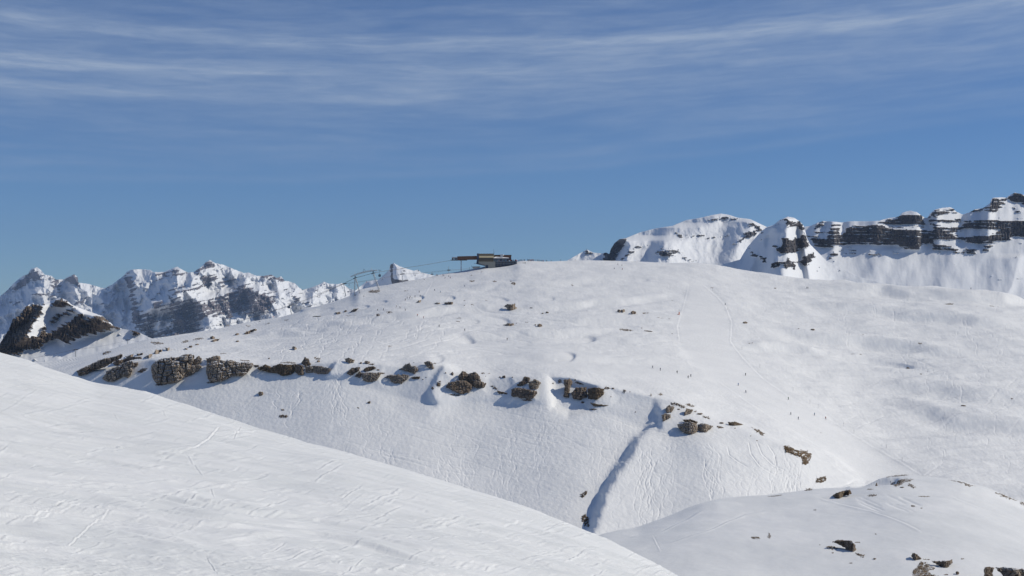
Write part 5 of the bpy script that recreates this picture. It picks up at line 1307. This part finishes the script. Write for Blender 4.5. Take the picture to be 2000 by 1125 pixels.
pylon((565, 593), (570.5, 611), (562, 598, 570, 595), 'lift pylon with a hanging cabin on the left ridge skyline')
pylon((147, 681), (148.5, 697), (143.5, 683.5, 150.5, 682), 'lift pylon nearest the brown peak on the far left', D=1330)
pylon((249, 661.5), (250, 670.5), (246.5, 664, 252, 663.5), 'distant lift pylon at the end of the brown peak apron', D=1700, th=.35)
pylon((876, 520.5), (877, 538), (873.5, 527.5, 879.5, 527), 'chairlift post beside the skiers at the head of the upper pistes', D=1560, th=.25)
pylon((843.5, 531), (844, 545), (841.5, 535.5, 846, 535), 'chairlift post left of the head of the upper pistes', D=1550, th=.22)

# ------------------------------------------------------------------ cabins and chairs on the lines
def gcabin(px, py, D, lab, sc_=1.0, hang=5.5):
    p = at(px, py, D); e = empty('gondola_cabin', p, lab, 'gondola cabin', 'gondola cabins on the line')
    MB().box((-1.7, -.25, hang), (1.7, .25, hang + .35)).tube((0, 0, 2.1), (0, 0, hang), .12).out('hanger', M['dark_steel'], e)
    prof = [(-.9, -1.1), (.9, -1.1), (1.35, -.2), (1.25, .9), (.8, 1.35), (-.8, 1.35), (-1.25, .9), (-1.35, -.2)]
    prof = [(a * sc_ , (c_) * sc_) for a, c_ in prof]
    body = MB().prism(prof, -1.0, 1.0, 'y').out('body', M['navy'], e)
    MB().prism([(-1.1, 0), (1.1, 0), (1.0, .85), (-1.0, .85)], -1.05, 1.05, 'y').out('window', M['glass'], body)
    MB().tube((0, 0, 1.3), (0, 0, 2.2), .18).out('roof_mount', M['steel'], e)
    return e
gcabin(741.5, 538.4, 1450, 'dark gondola cabin hanging right of the arched lift tower')
gcabin(341, 674.6, 1300, 'dark gondola cabin low over the left slope above the crags', 1.0)
gcabin(564.2, 600.2, 1380, 'gondola cabin hanging against the pylon on the left ridge', .9, 3.2)
gcabin(431, 634.5, 1400, 'small gondola cabin low over the left ridge', .8, 3.0)
def chair(px, py, D, lab):
    e = empty('lift_chair', at(px, py, D), lab, 'lift chair', 'chairs on the chairlift')
    MB().box((-.9, -1.2, -.05), (.35, 1.2, .12)).out('seat', M['dark_steel'], e)
    MB().hexa([(.25, -1.2, 0), (.4, -1.2, 0), (.4, 1.2, 0), (.25, 1.2, 0), (.55, -1.2, .85), (.7, -1.2, .85), (.7, 1.2, .85), (.55, 1.2, .85)]).out('backrest', cm('red') if 'red' in lab else M['dark_steel'], e)
    MB().tube((.3, 0, .1), (.1, 0, 2.7), .07).tube((-.9, 0, .4), (.5, 0, 1.0), .05).out('hanger', M['steel'], e)
for a in [(681.8, 557.2, 1450, 'chair hanging between the slim pylon and the arched lift tower'), (715.4, 551.9, 1450, 'dark red chair hanging between the legs of the arched lift tower'), (746.5, 547, 1480, 'chair in front of the shaded flank of the pointed peak'),
          (694, 577, 1440, 'chair low behind the left leg of the arched lift tower'), (811, 538.5, 1520, 'chair in front of the snow right of the pointed peak'), (620, 580.5, 1430, 'left of two chairs side by side over the left ridge'),
          (624, 581, 1430, 'right of two chairs side by side over the left ridge'), (592, 591, 1420, 'chair over the left ridge near the pylon with a hanging cabin'), (533, 619.5, 1400, 'reddish chair farthest down the left ridge')]:
    chair(*a)

# ------------------------------------------------------------------ cables
def cable(pts, lab, r=.11, off=0.0):
    P3 = [at(a, b_, D) for a, b_, D in pts]; c0 = P3[0]; b = MB()
    for i in range(len(P3) - 1):
        p, q = P3[i], P3[i + 1]; n = 5; sag = (q - p).length * .004; last = p
        for k in range(1, n + 1):
            t = k / n; r_ = p.lerp(q, t) - Vector((0, 0, sag * 4 * t * (1 - t)))
            b.tube(last - c0 + Vector((0, off, 0)), r_ - c0 + Vector((0, off, 0)), r, n=5); last = r_
    tag(b.out('cable', M['cable'], None, loc=c0), lab, 'cable', 'lift cables')
gl = [(881, 508.3, 1541), (800, 522, 1500), (742.5, 530.6, 1460), (729, 533.3, 1450), (694, 542.8, 1450), (671.5, 553.3, 1450), (620, 575, 1420), (567, 595.5, 1370), (500, 618, 1350), (431, 629.5, 1340), (341, 666, 1300), (250, 664, 1400)]
cable(gl[:9], 'upper gondola cable rising from the left ridge to the gallery end', .09, 2.8)
cable(gl[:7], 'lower gondola cable running beside the upper one', .09, -2.8)
cl = [(925, 523.2, 1600), (876, 527, 1560), (843.5, 530.6, 1550), (785, 534.5, 1500), (715, 548, 1450), (671.5, 553.3, 1445), (620, 577, 1430), (567, 596, 1400), (500, 617, 1390), (430, 637, 1380)]
cable(cl, 'chairlift cable from the small end station down the left ridge', .08, 3)
cable([(a, b_ + 1.6, D) for a, b_, D in cl], 'return cable of the chairlift just below the other', .08, -3)
cable([(431, 630, 1380), (341, 667.5, 1305), (250, 664, 1690), (148, 682.5, 1330), (60, 700, 1300)], 'thin cable low over the far left slope', .08)

# ------------------------------------------------------------------ people
def person_mesh(pose):
    """standing skier as one skinned surface, about 1.75 m"""
    k = pose; ln = .12 * k          # k = 0 upright, 1 skiing crouch
    V = [((0, 0, .95 - .1 * k), .15), ((0, ln, 1.2 - .1 * k), .16), ((0, ln * 1.8, 1.43 - .12 * k), .15), ((0, ln * 2, 1.52 - .12 * k), .07), ((0, ln * 2.2, 1.66 - .13 * k), .115)]
    E = [(0, 1), (1, 2), (2, 3), (3, 4)]
    for s in (-1, 1):
        n = len(V); V += [((s * .1, .0, .86 - .1 * k), .10), ((s * .12, .16 * k, .5 - .02 * k), .075), ((s * .13, -.02, .12), .06), ((s * .13, .12, .06), .055)]
        E += [(0, n), (n, n + 1), (n + 1, n + 2), (n + 2, n + 3)]
        n = len(V); V += [((s * .2, ln * 1.8, 1.4 - .12 * k), .075), ((s * .3, .02 + .1 * k, 1.15 - .08 * k), .055), ((s * .3, .22 + .1 * k, 1.0), .045), ((s * .3, .29 + .1 * k, .98), .04)]
        E += [(2, n), (n, n + 1), (n + 1, n + 2), (n + 2, n + 3)]
    me = bpy.data.meshes.new('skeleton'); me.from_pydata([v_[0] for v_ in V], E, []); o = bpy.data.objects.new('skeleton', me); col.objects.link(o)
    md = o.modifiers.new('s', 'SKIN')
    for i, v_ in enumerate(V): me.skin_vertices[0].data[i].radius = (v_[1], v_[1])
    me.skin_vertices[0].data[0].use_root = True
    dg = bpy.context.evaluated_depsgraph_get(); r = bpy.data.meshes.new_from_object(o.evaluated_get(dg))
    bpy.data.objects.remove(o); r.name = 'person'
    r.materials.clear()
    for q in range(3): r.materials.append(None)
    zt = .84 - .1 * k
    for p in r.polygons:
        c = p.center
        p.material_index = 0 if c.z < zt and abs(c.x) < .25 else (2 if c.z > 1.53 - .13 * k else 1)
        p.use_smooth = True
    return r
PM = [person_mesh(0), person_mesh(1)]
M['skin'] = plain('skin', (.45, .28, .20), .6)
def part(build, name, mat):
    b = MB(); build(b); o = b.out(name, mat); me = o.data; bpy.data.objects.remove(o); return me
bm = bmesh.new(); bmesh.ops.create_uvsphere(bm, u_segments=10, v_segments=7, radius=.145); hm = bpy.data.meshes.new('helmet')
bmesh.ops.delete(bm, geom=[v_ for v_ in bm.verts if v_.co.z < -.06], context='VERTS'); bm.to_mesh(hm); bm.free(); hm.materials.append(M['dark_steel'])
skm = part(lambda b: [b.box((s * .13 - .05, -.75, 0), (s * .13 + .05, .8, .03)) for s in (-1, 1)] + [b.hexa([(s * .13 - .05, .8, 0), (s * .13 + .05, .8, 0), (s * .13 + .04, .95, .1), (s * .13 - .04, .95, .1), (s * .13 - .05, .8, .03), (s * .13 + .05, .8, .03), (s * .13 + .04, .95, .12), (s * .13 - .04, .95, .12)]) for s in (-1, 1)], 'ski', M['dark_steel'])
def person(p, jacket, lab, pose=0, rz=0.0, trousers='black', skis=True, group=None, size=1.0):
    me = PM[pose]; o = bpy.data.objects.new('person', me); col.objects.link(o); o.location = p; o.rotation_euler = (0, 0, rz); o.scale = (size,) * 3
    for i, m_ in enumerate((cm(trousers), cm(jacket), M['skin'])):
        o.material_slots[i].link = 'OBJECT'; o.material_slots[i].material = m_
    tag(o, lab, 'person', group)
    h = link('helmet', hm, o, (0, .24 * .12 * pose * 8, 1.70 - .13 * pose))
    if skis: link('skis', skm, o, (0, 0, 0))
    return o
def E_(a, b_): return (650 + a / 3.636, 520 + b_ / 3.636)
def F_(a, b_): return (1150 + a / 3.333, 560 + b_ / 3.333)
def D_(a, b_): return (1100 + a / 4, 400 + b_ / 4)
def W_(a, b_): return (1550 + a / 4.327, 360 + b_ / 4.327)
for pt, c, lab, pose in [
    (F_(417, 526), 'grey', 'skier in grey, leftmost of five in a row crossing to the groomed run', 1), (F_(465, 544), 'navy', 'skier in navy, second of the five crossing to the groomed run', 1), (F_(575, 564), 'black', 'skier in black, third of the five crossing to the groomed run', 0),
    (F_(646, 597), 'dark', 'lower skier of the close pair at the right end of the five', 1), (F_(664, 588), 'navy', 'upper skier of the close pair at the right end of the five', 1), (F_(1020, 575), 'black', 'skier in black highest on the lower groomed run', 1),
    (F_(973, 645), 'blue', 'skier in a bright blue jacket on the groomed run', 0), (F_(1023, 690), 'navy', 'skier in dark blue just below the one in bright blue', 1), (F_(1300, 733), 'green', 'skier in dark green near the right edge of the groomed run', 1),
    (F_(1315, 832), 'grey', 'skier in grey, left of the lowest four on the groomed run', 1), (F_(1363, 861), 'navy', 'skier in navy, lowest of all on the groomed run', 1), (F_(1469, 831), 'pale blue', 'skier in pale blue beside the one in red', 1),
    (F_(1543, 855), 'red', 'skier in red, rightmost of the lowest four on the groomed run', 1), (F_(888, 120), 'grey', 'skier in grey at the right edge of the groomed run near its top', 0), (F_(1419, 16), 'navy', 'person in dark clothes, left of two standing on the right slope', 0), (F_(1427, 17), 'black', 'person in black, right of two standing on the right slope', 0),
    (E_(937, 152), 'navy', 'lone skier on open snow below the station', 0), (E_(937, 468), 'black', 'lone skier in black in the middle of the plateau', 1), (E_(1238, 523), 'brown', 'lone skier in brown left of the two long hollows', 1),
    (E_(515, 328), 'black', 'skier in black left of the pair at the foot of the upper piste', 1), (E_(600, 347), 'red', 'skier with a red jacket at the foot of the upper piste', 1), (E_(644, 354), 'pink', 'skier in pink right of the one in red at the piste foot', 1),
    (E_(452, 297), 'black', 'left skier of two on the piste bend above the shaded step', 0), (E_(478, 302), 'black', 'right skier of two on the piste bend above the shaded step', 1), (E_(528, 243), 'black', 'skier in black, left in the bunch above the three hollow rocks', 0),
    (E_(515, 254), 'brown', 'lowest skier of the bunch above the three hollow rocks', 1), (E_(545, 245), 'dark', 'skier in the middle of the bunch above the three hollow rocks', 0), (E_(562, 244), 'black', 'right skier of the bunch above the three hollow rocks', 0),
    (E_(550, 231), 'navy', 'highest skier of the bunch above the three hollow rocks', 1), (E_(583, 226), 'dark', 'skier just right of the bunch on the upper piste', 1), (E_(620, 219), 'black', 'skier in black on the upper piste right of the bunch', 1),
    (E_(614, 194), 'brown', 'skier in brown above the bunch on the upper piste', 1), (E_(724, 178), 'navy', 'skier in navy, left of two in the middle of the upper piste', 1), (E_(764, 193), 'pale blue', 'skier in pale blue in the middle of the upper piste', 1),
    (E_(360, 315), 'grey', 'right skier of two on the traverse along the shaded step', 1), (E_(318, 319), 'brown', 'left skier of two on the traverse along the shaded step', 1), (E_(797, 88), 'brown', 'skier in brown at the top of the upper piste', 0),
    (E_(823, 77), 'navy', 'tall figure in navy at the top of the upper piste', 0), (E_(834, 86), 'red', 'skier in red at the top right of the upper piste', 0),
    (E_(736, 74), 'red', 'person in red, left of two at the skyline dip', 0), (E_(744, 74), 'dark', 'person in dark clothes, right of two at the skyline dip', 0), (E_(781, 73), 'red', 'person in red nearest the chairlift post', 0), (E_(789, 73), 'navy', 'person in navy nearest the chairlift post', 0),
    (D_(427, 467), 'navy', 'upper left skier of four right of the summit', 1), (D_(458, 477), 'dark', 'upper right skier of four right of the summit', 1), (D_(400, 504), 'grey', 'lower left skier of four right of the summit', 1), (D_(461, 510), 'red', 'lower right skier of four right of the summit', 1),
    (W_(1499, 906), 'black', 'lone dark figure near the skyline of the right slope', 0), (E_(755, 433), 'grey', 'tiny figure on the lower left branch of the upper piste', 1)]:
    person(ground(*pt), c, lab, pose, random.uniform(-2.4, 2.4) if pose == 0 else random.uniform(1.9, 4.0), random.choice(['black', 'dark', 'navy', 'grey']), size=1.12)
# the crowd on the summit, right of the terrace
crowd = 'tiny figure in the crowd on the summit skyline right of the terrace'
xs_ = [1012.5, 1015, 1017.2, 1019, 1021.5, 1024, 1025.2, 1030.3, 1031.5, 1032.8, 1034, 1035.6, 1037, 1038.4, 1039.3, 1040.8, 1042, 1043.2, 1046.3, 1049.6, 1050.8, 1053, 1055.5, 1057, 1058.2, 1060, 1061.6]
for x in xs_:
    person(ground(x, float(S_(x)) + random.uniform(.2, 1.2)), random.choice(['navy', 'black', 'dark', 'red', 'navy', 'grey', 'blue', 'brown', 'black']), crowd, 0, random.uniform(0, 6.2), random.choice(['black', 'dark', 'navy']), False, 'crowd on the summit', size=1.15)
for x, lab in ((1066.3, 'lone figure on the skyline just right of the crowd'), (1068, 'lone figure second right of the summit crowd'), (1076.5, 'lone figure on the skyline third right of the summit crowd'), (1095, 'lone figure on the skyline halfway to the small far peak'),
               (1123.3, 'lone figure on the skyline in front of the small far peak')):
    person(ground(x, float(S_(x)) + .5), 'dark', lab, 0, x, 'black', True, size=1.15)
for x, lab in ((1021.5, 'person sitting out left on the snow under the summit crowd'), (1023.8, 'person in the middle of the group on the snow under the summit crowd'), (1026, 'person at the right of the group on the snow under the summit crowd')):
    person(ground(x, 515.6), 'black', lab, 0, x * 3, 'black', False)
tc_ = 'tiny guest on the dark station terrace'
for k in range(26):
    zx = random.uniform(1270, 1850); zt = 345 if zx < 1650 else 330
    person(so + Vector((lx(zx), random.uniform(-2.2, .8), lz(352 if zx < 1640 else 330 + (1700 - zx) * .0) - .2)), random.choice(['navy', 'black', 'dark', 'navy', 'red', 'black', 'orange', 'blue']), tc_, 0, random.uniform(0, 6), 'black', False, 'guests on the station terrace', size=1.0)

# ------------------------------------------------------------------ piste markers
def marker(px, py, h, c, lab, grp, r=.06):
    p = ground(px, py); e = empty('piste_pole', p, lab, 'piste pole', grp)
    MB().tube((0, 0, -.6), (0, 0, h), r, n=6).out('pole', cm('grey'), e)
    MB().tube((0, 0, h * .72), (0, 0, h), r * 1.6, n=6).out('band', cm(c), e)
ords = ['highest', 'second', 'third', 'fourth', 'fifth', 'sixth', 'seventh', 'eighth', 'ninth', 'tenth', 'lowest']
for oi, (x, y) in enumerate(((1392, 567), (1421, 606), (1449, 682), (1484, 718), (1549, 763), (1582, 789), (1598, 796), (1648, 832), (1668, 846), (1731, 880), (1762, 905))):
    marker(x, y, 2.6, 'grey', (ords[oi] + ' thin grey pole on the right edge of the groomed run') if oi in (0, 10) else ords[oi] + ' thin grey pole from the top, right edge of the groomed run', 'poles along the groomed run')
p = ground(*F_(588, 188)); e = empty('piste_marker', p, 'orange padded marker with a thin pole at the left edge of the groomed run', 'piste marker')
MB().tube((0, 0, -.5), (0, 0, 2.2), .42, n=12).out('padding', M['orange'], e)
MB().tube((0, 0, 2.2), (0, 0, 4.4), .08).out('pole', cm('grey'), e)
MB().box((-1.6, -.5, -.3), (0, .6, .35)).out('base_net', cm('red'), e)


# ------------------------------------------------------------------ air
HZD = 2.5e-5
hb = MB().box((-25000, -3500, -346), (25000, 25500, 1500)).out('haze', M['glass'])
hb.data.materials.clear()
hm_ = bpy.data.materials.new('haze_air'); hm_.use_nodes = True; hm_.node_tree.nodes.clear()
n = N(hm_.node_tree); pv = n.new('ShaderNodeVolumePrincipled'); ho = n.new('ShaderNodeOutputMaterial')
pv.inputs['Density'].default_value = HZD; pv.inputs['Color'].default_value = (.48, .67, 1.0, 1); pv.inputs['Anisotropy'].default_value = .1
hm_.node_tree.links.new(pv.outputs[0], ho.inputs['Volume']); hb.data.materials.append(hm_)
tag(hb, kind='stuff')
